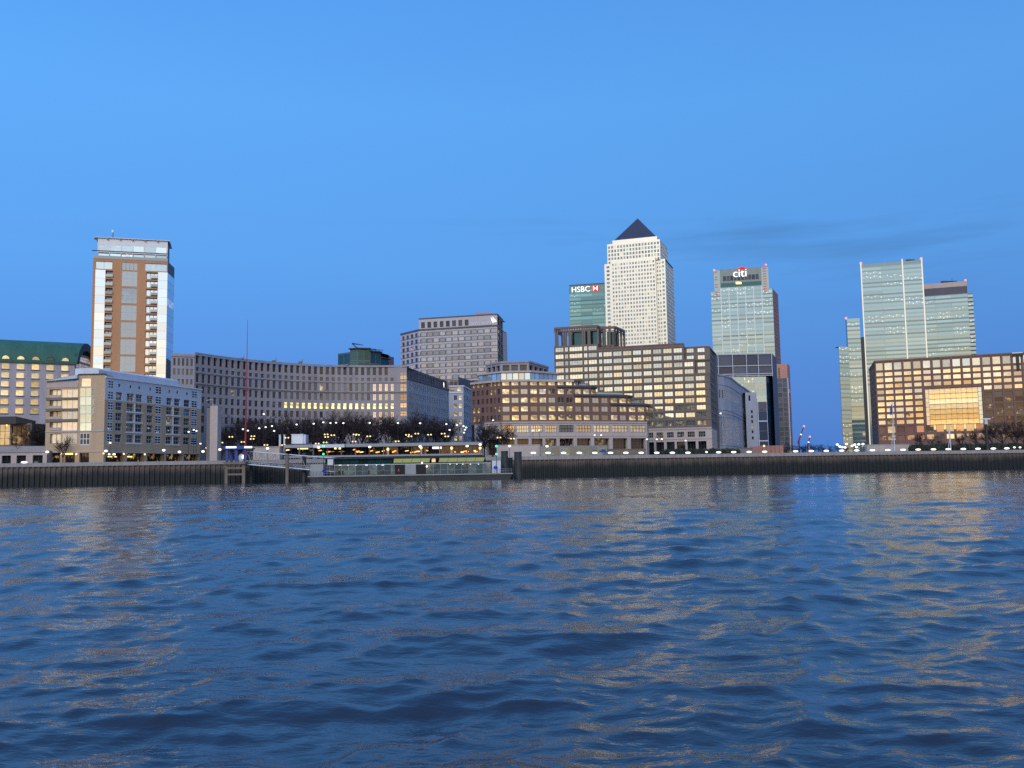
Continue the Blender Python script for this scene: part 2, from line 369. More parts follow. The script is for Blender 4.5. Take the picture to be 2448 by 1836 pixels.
# ================= green-roofed hotel, far left
def hotel():
    a = P(0, 862, 370); ze = a.z; c = Z(185, 869, ze); p0 = online(a, c, -110, 862)[0]; p1 = online(a, c, 178.5, 869)[0]
    b = Bld('hotel', 'pale lilac hotel with green barrel roof and rows of glowing square windows', (p0.x, p0.y, GZ))
    ss = [sz(p0, p1, u, 876)[0] for u in (-94.5, -58.6, -22.7, 13, 49, 84.8, 119.8, 155.5)]
    zs = [sz(p0, p1, 49, v)[1] for v in (876, 897, 918, 939, 960, 981.5)]
    ops = [(s - 1.33, s + 1.33, z - 1.12, z + 1.12, W(G_['hotel'], None)) for s in ss for z in zs if not (s > ss[6] - 1 and z < zs[1] - 1) ]
    b.facade(p0, p1, GZ, ze, ops, 'wall', M['plaster'], .55)
    for s in ss:
        for z in zs:
            if s > ss[6] - 1 and z < zs[1] - 1: continue
            t = (V2(p1) - V2(p0)).normalized(); q = V2(p0) + t * s; n = Vector((t.y, -t.x))
            b.mb('sill').prism([q - t * 1.6 + n * .25, q + t * 1.6 + n * .25, q + t * 1.6 - n * .1, q - t * 1.6 - n * .1], z - 1.5, z - 1.16, M['stone_d'])
    q1 = V2(P(221, 900, p1.y + 20)); dv = q1 - V2(p1); q0 = V2(p0) + dv; DL = dv.length / 24.
    # gable end, with balcony lines
    L = dv.length; ops = [(1.5, L - 1.5, z - 1.1, z + 1.1, W(G_['peach'], M['plaster'], 5, 2, .12)) for z in (ze + 2.6, ze - .4, ze - 3.5, ze - 6.7, ze - 9.9, ze - 13.)]
    b.facade(p1, q1, GZ, ze + 4.5, ops, 'gable_wall', M['stone_p'], .3)
    b.blank([q0, p0], GZ, ze, 'wall', M['plaster']); b.blank([q1, q0], GZ, ze, 'wall', M['plaster'])
    prof = [(-.9, ze - .5), (-.9, ze + .45), (-.1, ze + 2.1), (1.0, ze + 4.2), (2.6, ze + 6.2), (4.8, ze + 7.9), (7.6, ze + 9.1), (11, ze + 9.7), (13, ze + 9.7), (16.4, ze + 9.1), (19.2, ze + 7.9), (22.4, ze + 4.2), (24.9, ze + .45), (24.9, ze - .5)]
    t = (V2(p1) - V2(p0)).normalized(); i = dv / 24.; rb = b.mb('roof')
    def pt(q, d, z): return (q.x + i.x * d, q.y + i.y * d, z)
    A, B2 = V2(p0), V2(p1) + t * 1.2
    for (d0, z0), (d1, z1) in zip(prof, prof[1:]): rb.poly([pt(A, d0, z0), pt(B2, d0, z0), pt(B2, d1, z1), pt(A, d1, z1)], M['green'])
    # dark rim of the barrel end, standing proud of the gable
    # rim of the barrel end
    for (d0, z0), (d1, z1) in zip(prof[1:-1], prof[2:]):
        c0, c1 = (d0 * .80 + 2.4, ze + (z0 - ze) * .72 - .5), (d1 * .80 + 2.4, ze + (z1 - ze) * .72 - .5)
        rb.poly([pt(B2, d0, z0), pt(B2, *c0), pt(B2, *c1), pt(B2, d1, z1)], M['dkmetal'])
        rb.poly([pt(B2, *c0), pt(B2 - t * 1.3, *c0), pt(B2 - t * 1.3, *c1), pt(B2, *c1)], M['dkmetal'])
    root = b.finish()
    for k, s in enumerate(ss):
        d = MB(); q = V2(p0) + t * s; n = Vector((t.y, -t.x)); zc = ze + .75; gm = G_['hotel'] if k != 6 else G_['dark']
        arc = [(1.35 * math.cos(math.pi * j / 10), 1.35 * math.sin(math.pi * j / 10)) for j in range(11)]
        d.poly([(q.x + t.x * x + n.x * .75, q.y + t.y * x + n.y * .75, zc + y) for x, y in reversed(arc)][::-1], gm)
        for (x0, y0), (x1, y1) in zip(arc, arc[1:]):
            x0, y0, x1, y1 = x0 * 1.12, y0 * 1.12, x1 * 1.12, y1 * 1.12
            d.poly([(q.x + t.x * x0 + n.x * .8, q.y + t.y * x0 + n.y * .8, zc + y0), (q.x + t.x * x1 + n.x * .8, q.y + t.y * x1 + n.y * .8, zc + y1),
                    (q.x + t.x * x1 - n.x * 4, q.y + t.y * x1 - n.y * 4, zc + y1), (q.x + t.x * x0 - n.x * 4, q.y + t.y * x0 - n.y * 4, zc + y0)], M['green'])
        d.build('dormer_window', b.objs['roof'])
hotel()
# ================= orange brick residential tower
def brick_tower():
    a = P(222.6, 617, 335); zt = a.z; c = Z(401.2, 625.1, zt); p0, p1 = V2(a), V2(c); L = (p1 - p0).length
    b = Bld('apartment_tower', 'tall orange brick and glass apartment tower with overhanging flat roof', (p0.x, p0.y, GZ))
    fl = 3.19; fr = [0, .034, .166, .266, .383, .59, .712, .87, 1.]; X = [f * L for f in fr]; ops = []; zlow = 30.
    k = 0
    while zt - 1.0 - fl * (k + 1) > zlow:
        za, zb = zt - 1.0 - fl * (k + 1), zt - 1.0 - fl * k
        if k == 0:
            ops += [(X[1], X[3] - .3, za + .3, zb, W(G_['crown'], M['white'], 2, 1, .15, .5)), (X[6] - .6, X[8] - .3, za + .3, zb, W(G_['crown'], M['white'], 2, 1, .15, .5))]
            ops.append((X[4], X[5], za + .2, zb - .1, W(G_['centre'], M['grey'], 4, 1, .1, .15)))
        else:
            ops += [(X[1], X[2], za + .03, zb, W(G_['strip'], None, 3, 1, .07, .06)), (X[7], X[8] - .02, za + .03, zb, W(G_['strip'], None, 3, 1, .07, .06))]
            ops += [(X[2] + .1, X[3], za + .75, zb - .25, W(G_['blue'], M['white2'], 2, 1, .2, 1.7)), (X[6], X[7] - .1, za + .45, zb - .25, W(G_['strip'], M['white2'], 3, 1, .2, 1.3))]
            if k % 2 == 1: ops.append((X[4], X[5], za - fl + .55, zb - .12, W(G_['centre'], M['white2'], 3, 2, .05, .15)))
        k += 1
    b.facade(p0, p1, GZ, zt, ops, 'wall', M['brick_o'], .3)
    q0, q1 = p0 + inward(p0, p1, 12), V2(P(416, 700, p1.y + 11))
    b.facade(p1, q1, GZ, zt - 4.2, grid([(.02, (q1 - p1).length - .1)], [(zt - 4.2 - fl * (j + 1) + .03, zt - 4.2 - fl * j) for j in range(14)], W(G_['strip'], None, 3, 1, .07, .06)), 'side_wall', M['white'], .06)
    b.blank([p1, q1], zt - 4.2, zt, 'side_wall', M['slate']); b.blank([q0, p0], GZ, zt, 'wall', M['brick_o']); b.blank([q1, q0], GZ, zt, 'wall', M['brick_o'])
    b.roof([p0, p1, q1, q0], zt, 'terrace', M['grey'])
    # crown
    t = (p1 - p0) / L; n = Vector((t.y, -t.x)); c0, c1 = p0 + t * 1.25 - n * 1.4, p1 - t * .25 - n * 1.4
    cl = (c1 - c0).length
    cop = grid(cells(6, .1, cl - .1, .94), [(zt + .4, zt + 2.7)], W(G_['crown'], M['grey'], 1, 1, .16, .2)) + grid(cells(6, .3, cl - .3, .9), [(zt + 3.3, zt + 5.6)], W(G_['crown'], None, 1, 1, .1, .08))
    b.facade(c0, c1, zt, zt + 8., cop, 'crown', M['white'], .2)
    d0, d1 = c0 + inward(p0, p1, 9.5), c1 + inward(p0, p1, 9.5)
    b.blank([c1, d1], zt, zt + 8., 'crown', M['slate']); b.blank([d0, c0], zt, zt + 8., 'crown', M['white2']); b.blank([d1, d0], zt, zt + 8., 'crown', M['white2'])
    rb = b.mb('roof'); o0, o1 = p0 + t * .2 - n * .8, p1 + t * .5 - n * .8; e0, e1 = o0 + inward(p0, p1, 13), o1 + inward(p0, p1, 13)
    rb.prism([o0, o1, e1, e0], zt + 8.05, zt + 8.35, M['white2'])
    for j in range(7):
        q = o0 + (o1 - o0) * (j / 6.); rb.box((q.x - n.x * .6, q.y - n.y * .6, zt + 7.75), (.35, 1.6, .55), M['grey'], math.atan2(t.y, t.x))
    # terrace balustrade
    tb = b.mb('balustrade'); g0, g1 = p0 + n * .15, p1 + n * .15
    b.band(p0, p1, zt + .02, zt + 1.1, .12, 'balustrade', M['bal'], -.04); b.band(p0, p1, zt + 2.75, zt + 2.95, .5, 'canopy_rail', M['dkmetal'], .2, .4)
    root = b.finish(cap=100)
    for sd, (xa, xb) in enumerate(((X[2] + .1, X[3]), (X[6] + (X[7] - X[6]) * .42, X[7] - .1))):
        for j in range(1, k):
            za = zt - 1.0 - fl * (j + 1); bb = MB(); s0, s1 = p0 + t * xa, p0 + t * xb
            bb.prism([s0 + n * .35, s1 + n * .35, s1 - n * 1.2, s0 - n * 1.2], za + .40, za + .74, M['brick_o'] if sd == 0 else M['slate'])
            bal = bb.build('balcony', root); g = MB()
            g.prism([s0 + n * .34, s1 + n * .34, s1 + n * .26, s0 + n * .26], za + .75, za + 1.65, M['bal']); o = g.build('balustrade', bal)
    mb = MB(); q = p0 + t * (L * .235) - n * 4; mb.tube([(q.x, q.y, zt + 8.5), (q.x, q.y, zt + 12)], [.16, .1], M['dkmetal']); mb.box((q.x - .1, q.y, zt + 11.5), (.7, .5, .9), M['white']); mb.build('antenna', b.objs['roof'])
brick_tower()
# ================= tan brick riverside apartment block
def apartments():
    Y = 290.; rb = lambda x0, y0, x1, y1, p, q: prect(p, q, x0 / 4.424, n1(y0), x1 / 4.424, n1(y1))
    a, m1, m2 = V2(P(112, 920, Y)), V2(P(187, 920, Y)), V2(P(252, 900.6, Y)); zl = P(150, 917, Y).z; zc = P(220, 896, Y).z
    zw = P(252, 900.6, Y).z; e = Z(463.4, 928.8, zw); w1 = online(m2, e, 481, 1000)[0]
    b = Bld('apartment_block', 'tan brick riverside apartment block with white window bays and corner tower', (a.x, a.y, GZ))
    def R_(x0, y0, x1, y1, spec, p=a, q=m1): s0, s1, z0, z1 = rb(x0, y0, x1, y1, p, q); return (s0, s1, z0, z1, spec)
    ops = []
    for y0, y1 in ((580, 665), (690, 780), (810, 890), (925, 1010)):
        ops += [R_(525, y0, 642, y1, W(G_['cream'], M['brick_t'], 2, 1, .2, 1.2)), R_(655, y0, 822, y1 + 3, W(G_['cream'], M['white'], 3, 1, .12, .12))]
    ops += [R_(530, 1048, 640, 1150, W(G_['cream'], M['grey'], 2, 1, .15, .8)), R_(655, 1048, 820, 1150, W(G_['cream'], M['white'], 3, 1, .12, .12))]
    ops += [R_(520, 1252, 632, 1372, W(G_['shop'], M['post'], 3, 1, .12, 1.)), R_(685, 1252, 790, 1372, W(G_['shop'], M['post'], 3, 1, .12, 1.)), ]
    b.facade(a, m1, GZ, zl, ops, 'wall', M['brick_t'], .4)
    ops = [R_(862, 462, 960, 550, W(G_['peach'], M['white'], 1, 1, .1, .15), m1, m2)]
    for y0, y1 in ((562, 655), (658, 745), (748, 836), (839, 930), (933, 1028)): ops += [R_(846, y0, 965, y1, W(G_['mint'], M['white'], 2, 1, .1, .06), m1, m2), R_(970, y0 + 14, 992, y1 - 8, W(G_['blue'], M['white'], 1, 2, .08, .2), m1, m2)]
    ops += [R_(848, 1040, 948, 1165, W(G_['dark'], M['white'], 3, 2, .2, .1), m1, m2), R_(840, 1252, 940, 1372, W(G_['shop'], M['post'], 3, 1, .12, 1.), m1, m2)]
    b.facade(m1, m2, GZ, zc, ops, 'wall', M['brick_t'], .3)
    b.band(m1, m2, zc, zc + .35, .3, 'cornice', M['dkmetal'], 1.)
    b.band(a, m1, zl - 1.3, zl + .1, .18, 'cornice', M['stone_p'], .2)
    za = sz(a, m1, 150, n1(1240))[1]; b.band(a, m2, za - .2, za + .25, .15, 'cornice', M['stone_p'], .1)
    zr = sz(a, m1, 150, n1(1025))[1]; b.band(a, m2, zr - .15, zr + .2, .18, 'cornice', M['stone_b'], .1)
    for y0, y1 in ((668, 690), (784, 806), (896, 920)):
        s0, s1, z0, z1 = rb(500, y0, 830, y1, a, m1); b.band(V2(a), V2(m1), z0, z1, .3, 'balcony_band#%d' % y0, M['wood'], .02)
    for y0, y1 in ((640, 665), (756, 780), (868, 892), (984, 1010)):
        s0, s1, z0, z1 = rb(525, y0, 642, y1, a, m1); t = (m1 - a).normalized(); b.band(a + t * s0, a + t * s1, z0, z1, .12, 'balcony_front#%d' % y0, M['stone_p'], .0)
    # white upturned roof over the left part
    t = (m1 - a).normalized(); n = Vector((t.y, -t.x)); rr = b.mb('roof')
    rr.hexa([(*(a + n * .9 - t * .3), zl + .7), (*(m1 + n * .9), zl + 1.5), (*(m1 - n * 9), zl + 2.2), (*(a - n * 9 - t * .3), zl + 1.4)], [(*(a + n * 1.1 - t * .4), zl + 1.0), (*(m1 + n * 1.1), zl + 2.6), (*(m1 - n * 9), zl + 3.4), (*(a - n * 9 - t * .3), zl + 1.8)], M['white2'])
    b.facade(a, m1, zl + .1, zl + .7, [], 'attic', M['stone_p'])
    # right wing
    cs = [(1135, 1190, 'w'), (1222, 1288, 'd'), (1338, 1410, 'd'), (1432, 1502, 'd'), (1552, 1616, 'd'), (1640, 1700, 'w'), (1758, 1816, 'd'), (1840, 1902, 'd'), (1942, 2006, 'd'), (2022, 2080, 'w')]
    S = [(sz(m2, w1, x0 / 4.424, 1000)[0], sz(m2, w1, x1 / 4.424, 1000)[0], k) for x0, x1, k in cs]
    zz = [sz(m2, w1, 262, n1(y))[1] for y in (525, 640, 750, 862, 972, 1092)]
    zs = sz(m2, w1, 262, n1(690))[1]; up = []; lo = []
    for r, z in enumerate(zz):
        for s0, s1, k in S:
            h = 1.35 if k == 'w' else 1.25
            if r == 0 and k == 'd': mm = (s0 + s1) / 2; w_ = (mm - .45, mm + .45, z - .55, z + .6, W(G_['dark'], M['white'], 1, 1, .1, .2))
            elif k == 'w': w_ = (s0, s1, z - h, z + h, W(G_['blue'], M['white'], 2, 3, .22, .08))
            else: w_ = (s0, s1, z - h, z + h, W(G_['blue'], M['white2'], 2, 2, .12, .5))
            (up if r < 2 else lo).append(w_)
    zg = sz(m2, w1, 262, n1(1240))[1]; L = (w1 - m2).length
    lo += [(s0, s1, GZ, zg - .3, W(G_['shop'], M['post'], 4, 1, .12, 1.6)) for s0, s1 in cells(5, 0.4, L - .4, .9)]
    b.facade(m2, w1, zs, zw, up, 'upper_wall', M['white2'], .3); b.facade(m2, w1, GZ, zs, lo, 'wall', M['brick_t'], .4)
    b.band(m2, w1, zw - .25, zw + .15, .4, 'cornice', M['white'], .2); b.band(m2, w1, zg - .2, zg + .25, .15, 'cornice', M['stone_p'], .1)
    for r in (2, 3, 4, 5):
        for s0, s1 in ((S[2][0] - .2, S[3][1] + .2), (S[6][0] - .2, S[7][1] + .2)): 
            t = (w1 - m2).normalized(); b.band(m2 + t * s0, m2 + t * s1, zz[r] - 1.75, zz[r] - 1.4, .22, 'window_bay_trim', M['white'], .0)
            mm = (S[2][1] + S[3][0]) / 2 if s0 < S[4][0] else (S[6][1] + S[7][0]) / 2
            b.band(m2 + t * (mm - .2), m2 + t * (mm + .2), zz[r] - 1.4, zz[r] + 1.5, .16, 'window_bay_trim', M['white'], .0)
    # set-back curved penthouse
    t = (w1 - m2).normalized(); i = inward(m2, w1, 1); h0, h1 = m2 + i * 2.5, m2 + t * (L * .80) + i * 2.5; pr = b.mb('penthouse')
    prof = [(0, zw - .1), (0, zw + 2.3), (.8, zw + 2.8), (2.2, zw + 3.1), (9, zw + 3.1), (9, zw - .1)]
    for (d0, z0), (d1, z1) in zip(prof, prof[1:]): pr.poly([(*(h0 + i * d0), z0), (*(h1 + i * d0), z0), (*(h1 + i * d1), z1), (*(h0 + i * d1), z1)], M['white2'])
    pr.poly([(*(h1 + i * d), z) for d, z in prof], M['white2']); pr.poly([(*(h0 + i * d), z) for d, z in reversed(prof)], M['white2'])
    q = inward(m2, w1, 14); k0 = inward(a, m2, 16)
    b.blank([w1, w1 + q, a + k0, a], GZ, zl - 1, 'wall', M['brick_t']); b.roof([a, m2, w1, w1 + q, a + k0], zl - .9, 'roof', M['white2'])
    b.blank([m2, m2 + Vector((0, 6)), m1 + Vector((0, 6)), m1], zl - 1, zc, 'wall', M['brick_t']); b.roof([m1, m2, m2 + Vector((0, 6)), m1 + Vector((0, 6))], zc + .02, 'roof', M['dkmetal'])
    b.roof([m2, w1, w1 + q, m2 + Vector((0, 6))], zw, 'roof', M['white2'])
    root = b.finish()
    # ground-floor lamps and the lit shop sign
    for x, y, mt, r in ((655, 1262, 'warm', .3), (812, 1264, 'warm', .3), (1100, 1256, 'warm', .28), (1300, 1262, 'warm', .3), (1522, 1266, 'warm', .3)):
        pp = (a, m2) if x < 1115 else (m2, w1); s, z = sz(*pp, x / 4.424, n1(y)); t = (pp[1] - pp[0]).normalized(); q = pp[0] + t * s + Vector((t.y, -t.x)) * .35
        d = MB(); d.ball((q.x, q.y, z), r, E_[mt]); d.box((q.x, q.y + .2, z - .1), (.15, .45, .15), M['post']); d.build('wall_lamp', root)
    d = MB(); s, z = sz(a, m1, 735 / 4.424, n1(1262)); q = a + (m1 - a).normalized() * s
    d.box((q.x, q.y - .2, z), (2.3, .2, .45), E_['neon']); d.build('shop_sign', root)
    for x, y, w_, h_, mt in ((1185, 1265, .9, .5, 'lamp'), (1235, 1265, 1.1, .5, 'lamp'), (1360, 1250, 1.0, .7, 'neon'), (1190, 1290, 1.8, .3, 'warm'), (1250, 1291, .9, .3, 'warm'), (1330, 1292, .8, .25, 'warm'), (1400, 1290, 2.2, .35, 'neon')):
        s, z = sz(m2, w1, x / 4.424, n1(y)); t = (w1 - m2).normalized(); q = m2 + t * s + inward(m2, w1, 1.0)
        d = MB(); d.box((q.x, q.y, z), (w_, .15, h_), E_[mt], math.atan2(t.y, t.x)); d.build('shop_light', root)
apartments()
# ================= crescent-shaped grey stone building
def crescent():
    us = [465.5 + (958.5 + 14 - 465.5) * j / 12 for j in range(13)]
    hh = [247 + 38 * max(0, (958 - u) / 493.) ** 2.2 for u in us]; zt = EYE + 247 / F * 400
    pts = [V2(Z(u, 1121 - .0159 * (u - 1224) - h, zt)) for u, h in zip(us, hh)]
    b = Bld('crescent_building', 'long grey stone crescent-shaped building with attic colonnade and one lit window row', (pts[6].x, pts[6].y, GZ))
    def zv(v, u=807): return EYE + (1121 - .0159 * (u - 1224) - v) / F * (pts[-2].y + 2)
    rows = [(zv(899.5), zv(878.8), 'at'), (zv(914.5), zv(906), 'g'), (zv(938), zv(920), 'g'), (zv(960), zv(944.5), 'g'), (zv(980.5), zv(967), 'lit'), (zv(1001), zv(987), 'g'), (zv(1021), zv(1007), 'g'), (zv(1042), zv(1028), 'g')]
    for k, (p, q) in enumerate(zip(pts, pts[1:])):
        L = (q - p).length; n = max(2, round(L / 3.0)); last = k >= 10
        ops = []
        for (za, zb, kind) in rows:
            for j, (s0, s1) in enumerate(cells(n, 0, L, .56 if kind == 'at' else .5)):
                if kind == 'at': sp = W(G_['dark'], M['stone_d'], 1, 1, .1, .9)
                elif kind == 'lit' and 5 <= k <= 10: sp = W(G_['litrow'], M['stone_d'], 1, 1, .08, .3)
                elif last and kind != 'lit' and zb < rows[1][0]: sp = W(G_['litend'], M['stone_d'], 2, 1, .08, .3)
                elif last and kind == 'lit': sp = W(G_['litrow'], M['stone_d'], 2, 1, .08, .3)
                else: sp = W(G_['grey'], M['stone_d'], 2, 1, .08, .35)
                if k == 11 and kind == 'at': continue
                ops.append((s0, s1, za, zb, sp))
        if k == 11:
            ops = [o for o in ops if o[1] < L * .55]
            for za, zb in ((zv(899), zv(893)), (zv(910), zv(900)), (zv(916), zv(911)), (zv(939), zv(921)), (zv(961), zv(946)), (zv(978), zv(967)), (zv(998), zv(986))): ops.append((L * .62, L * .98, za, zb, W(G_['litend'], M['stone_d'], 2, 2, .12, .15)))
        b.facade(p, q, GZ, zt, ops, 'wall', M['stone'], .35)
        b.band(p, q, rows[0][1] + .5, zt + .15, .35, 'cornice', M['stone'], .2); b.band(p, q, zv(942.3), zv(940.3), .3, 'cornice', M['stone_d'], .1); b.band(p, q, zv(918.3), zv(916.8), .25, 'cornice', M['stone'], .1)
    # left flank
    l0 = V2(Z(409, 845.5, zt)); L = (pts[0] - l0).length; rw = [(zv(872, 460) * 1.0, zv(855, 460)), ]
    fr = [EYE + (1132 - v) / F * pts[0].y for v in (874, 856, 896, 881, 918, 906, 942, 928, 962, 948, 984, 970)]
    ops = [(s0, s1, fr[2 * i], fr[2 * i + 1], W(G_['grey'] if i else G_['dark'], M['stone_d'], 1, 1, .1, .4)) for i in range(6) for s0, s1 in cells(5, .5, L - .3, .55)]
    b.facade(l0, pts[0], GZ, zt, ops, 'wall', M['stone'], .4); b.band(l0, pts[0], zt - .9, zt + .15, .3, 'cornice', M['stone'], .2)
    # right wing: dark slate attics above limestone, receding
    c = pts[-1]; zs = EYE + (1121 - .0159 * (974 - 1224) - 903) / F * c.y
    r1 = V2(Z(1073, 932, zs)); L = (r1 - c).length
    rr = [(zs - 1.2 - 4.3 * (k + 1) + .9, zs - 1.2 - 4.3 * k - .6) for k in range(7)]
    b.facade(c, r1, GZ, zs, grid(cells(22, 3, L - 1, .42), rr, W(G_['grey'], M['stone_d'], 1, 1, .08, .35)), 'side_wall', M['stone_b'], .35)
    i = inward(c, r1, 1); d0, d1 = c + i * 1.2, r1 + i * 1.2; za = zs + 4.6
    b.facade(d0, d1, zs - .1, za, grid(cells(14, 2, L - 2, .5), [(zs + .9, zs + 3.6)], W(G_['band'], M['slate'], 1, 1, .1, .3)), 'attic', M['slate'], .3)
    b.band(c, r1, zs - .5, zs + .3, .45, 'cornice', M['slate'], .2)
    f0, f1 = c + i * 1.5, c + (r1 - c) * .78 + i * 3.; b.facade(f0, f1, za, zt + .1, [], 'attic', M['slate']); b.band(d0, f1, za - .35, za + .5, .4, 'cornice', M['stone_d'], .2)
    bk = [r1, r1 + i * 22, f1 + i * 20, c + i * 24 + Vector((-20, 10))]; b.blank(bk, GZ, za, 'side_wall', M['stone_d'])
    b.roof([d0, d1, d1 + i * 20, d0 + i * 20], za + .01, 'roof', M['slate']); b.blank([f1, f1 + i * 18], za, zt, 'attic', M['slate'])
    b.roof([l0] + pts + [f1, f1 + i * 18, V2((c.x, c.y + 40)), V2((l0.x - 5, l0.y + 70))], zt, 'roof', M['slate'])
    b.blank([V2((l0.x - 5, l0.y + 70)), l0], GZ, zt, 'wall', M['stone_d'])
    mc = pts
    def key(w):
        z = w[4]; return (0 if z > rows[5][0] else 1, 0 if any(w[6][0] is G_[k] for k in ('litrow', 'litend')) else 1, -z if False else R.random())
    root = b.finish(100, key)
    for x, z in ((705, .8), (640, .6), (820, .7), (560, .8)):
        u = x; d = MB(); q, zz = online(pts[0], pts[-1], u, 870); d.box((q.x, q.y + 9, zt + z / 2), (1.2, 1.2, z), M['stone_d']); d.tube([(q.x + 1, q.y + 9, zt), (q.x + 1, q.y + 9, zt + 1.6)], .08, M['dkmetal'], 5); d.build('roof_plant', root)
crescent()
# ================= dark teal glass building behind the crescent
def teal_block():
    Y = 480.; pts = [V2(P(u, 840, Y + d)) for u, d in ((808, 6), (837, 0), (855, -2), (885, 0), (910, 5), (929, 14))]
    zt = [P(820, 842, Y).z, P(845, 832, Y).z]
    b = Bld('rooftop_glass_block', 'dark teal glass block with louvred crown and masts behind the crescent roof', (pts[2].x, pts[2].y, GZ))
    z1 = P(900, 846, Y).z
    for k, (p, q) in enumerate(zip(pts, pts[1:])):
        top = zt[0] if k == 0 else z1 + (2.6 if k < 3 else 1.2 if k == 3 else -1.5); L = (q - p).length
        b.facade(p, q, GZ, top, grid(cells(max(1, round(L / 4)), 0, L, .93), [(top - 6.5 - 3.4 * j, top - 3.4 - 3.4 * j) for j in range(1, 4)] + [(top - 6.2, top - .4)], W(G_['tealdk'], M['grey'], 1, 1, .12, .1)), 'wall', M['slate'], .1)
        if k: b.band(p, q, top - .1, top + .5, 1.2, 'roof_edge', M['dkmetal'], 1., .3)
    bk = [V2((p.x, p.y + 22)) for p in reversed(pts)]; b.blank([pts[-1]] + bk + [pts[0]], GZ, zt[0], 'wall', M['slate']); b.roof(pts + bk, zt[0], 'roof', M['dkmetal'])
    b.blank([bk[-2], pts[1]], zt[0], z1 + 2.6, 'wall', M['slate']); b.blank([bk[0], bk[-2]], zt[0] - 1, z1 + 2.6, 'wall', M['slate']); b.roof(pts[1:] + bk[:-1], z1 - 1.6, 'roof', M['dkmetal'])
    root = b.finish()
    for (u0, v0, u1, v1, u2, v2) in ((853, 830, 842, 821, 868, 825), (898, 834, 880, 836, 917, 837)):
        d = MB(); A, B_, C_ = P(u0, v0 + 8, Y + 8), P(u1, v1, Y + 8), P(u2, v2, Y + 8); d.tube([A, (A.x, A.y, A.z + 1.5), B_], .45, M['slate'], 5); d.tube([B_, C_], [.4, .15], M['dkmetal'], 5); d.box((A.x, A.y, A.z - 1), (5, 4, 3), M['slate']); d.build('cleaning_crane', b.objs['roof'])
teal_block()
# ================= small stone block in the street gap
def gap_block():
    Y = 500.; p0, p1 = V2(P(1072, 940, Y)), V2(P(1108, 940, Y)); p2 = V2(P(1131, 940, Y + 34)); z1 = P(1080, 923, Y).z; z2 = P(1090, 902, Y).z; z3 = P(1095, 938, Y).z
    b = Bld('stone_office', 'small pale stone office with dark attic between the crescent and the red brick offices', (p0.x, p0.y, GZ))
    L = (p1 - p0).length; L2 = (p2 - p1).length; rr = [(z3 - 1.6 - 4.4 * k - 2.6, z3 - 1.6 - 4.4 * k) for k in range(6)]
    b.facade(p0, p1, GZ, z3, grid(cells(2, 2.5, L - .5, .6), rr, W(G_['brick'], M['stone_b'], 2, 1, .12, .3)), 'wall', M['stone_b']); b.facade(p1, p2, GZ, z3, grid(cells(6, .5, L2 - .5, .45), rr, W(G_['blue'], M['stone_b'], 1, 1, .12, .3)), 'wall', M['stone_b'])
    b.facade(p0, p1, z3, z1, grid(cells(2, .5, L - .5, .6), [(z3 + .6, z1 - .6)], W(G_['brick'], M['stone_b'], 1, 1, .12, .3)), 'wall', M['stone_b']); b.facade(p1, p2, z3, z1, grid(cells(6, .5, L2 - .5, .4), [(z3 + .8, z1 - .8)], W(G_['blue'], M['stone_b'], 1, 1, .12, .3)), 'wall', M['stone_b'])
    b.band(p0, p1, z1 - .4, z1 + .3, .4, 'cornice', M['white2'], .2); b.band(p1, p2, z1 - .4, z1 + .3, .4, 'cornice', M['white2'], .2); b.band(p0, p1, z3 - .4, z3 + .2, .3, 'cornice', M['white2'], .1)
    a0, a1 = V2(P(1054, 910, Y + 4)), V2(P(1096, 910, Y + 4)); a2 = V2(P(1142, 910, Y + 38)); LA = (a1 - a0).length
    b.facade(a0, a1, z1, z2 - 1, grid(cells(4, .5, LA - .5, .6), [(z1 + .6, z2 - 2.2)], W(G_['dark'], M['stone_d'], 1, 1, .1, .6)), 'attic', M['stone_d']); b.blank([a1, a2], z1, z2 + .6, 'attic', M['slate'])
    bk = [V2((p2.x, p2.y + 12)), V2((p0.x, p0.y + 40))]; b.blank([p2] + bk + [p0], GZ, z1, 'wall', M['stone_d']); b.roof([p0, p1, p2] + bk, z1, 'roof', M['slate']); b.roof([a0, a1, a2, V2((a2.x - 10, a2.y + 8)), V2((a0.x, a0.y + 30))], z2 - 1, 'roof', M['slate'])
    root = b.finish()
    q = P(1060, 912, Y); d = MB(); d.box(q, (6, .3, .5), E_['sign']); d.build('strip_light', root)
gap_block()
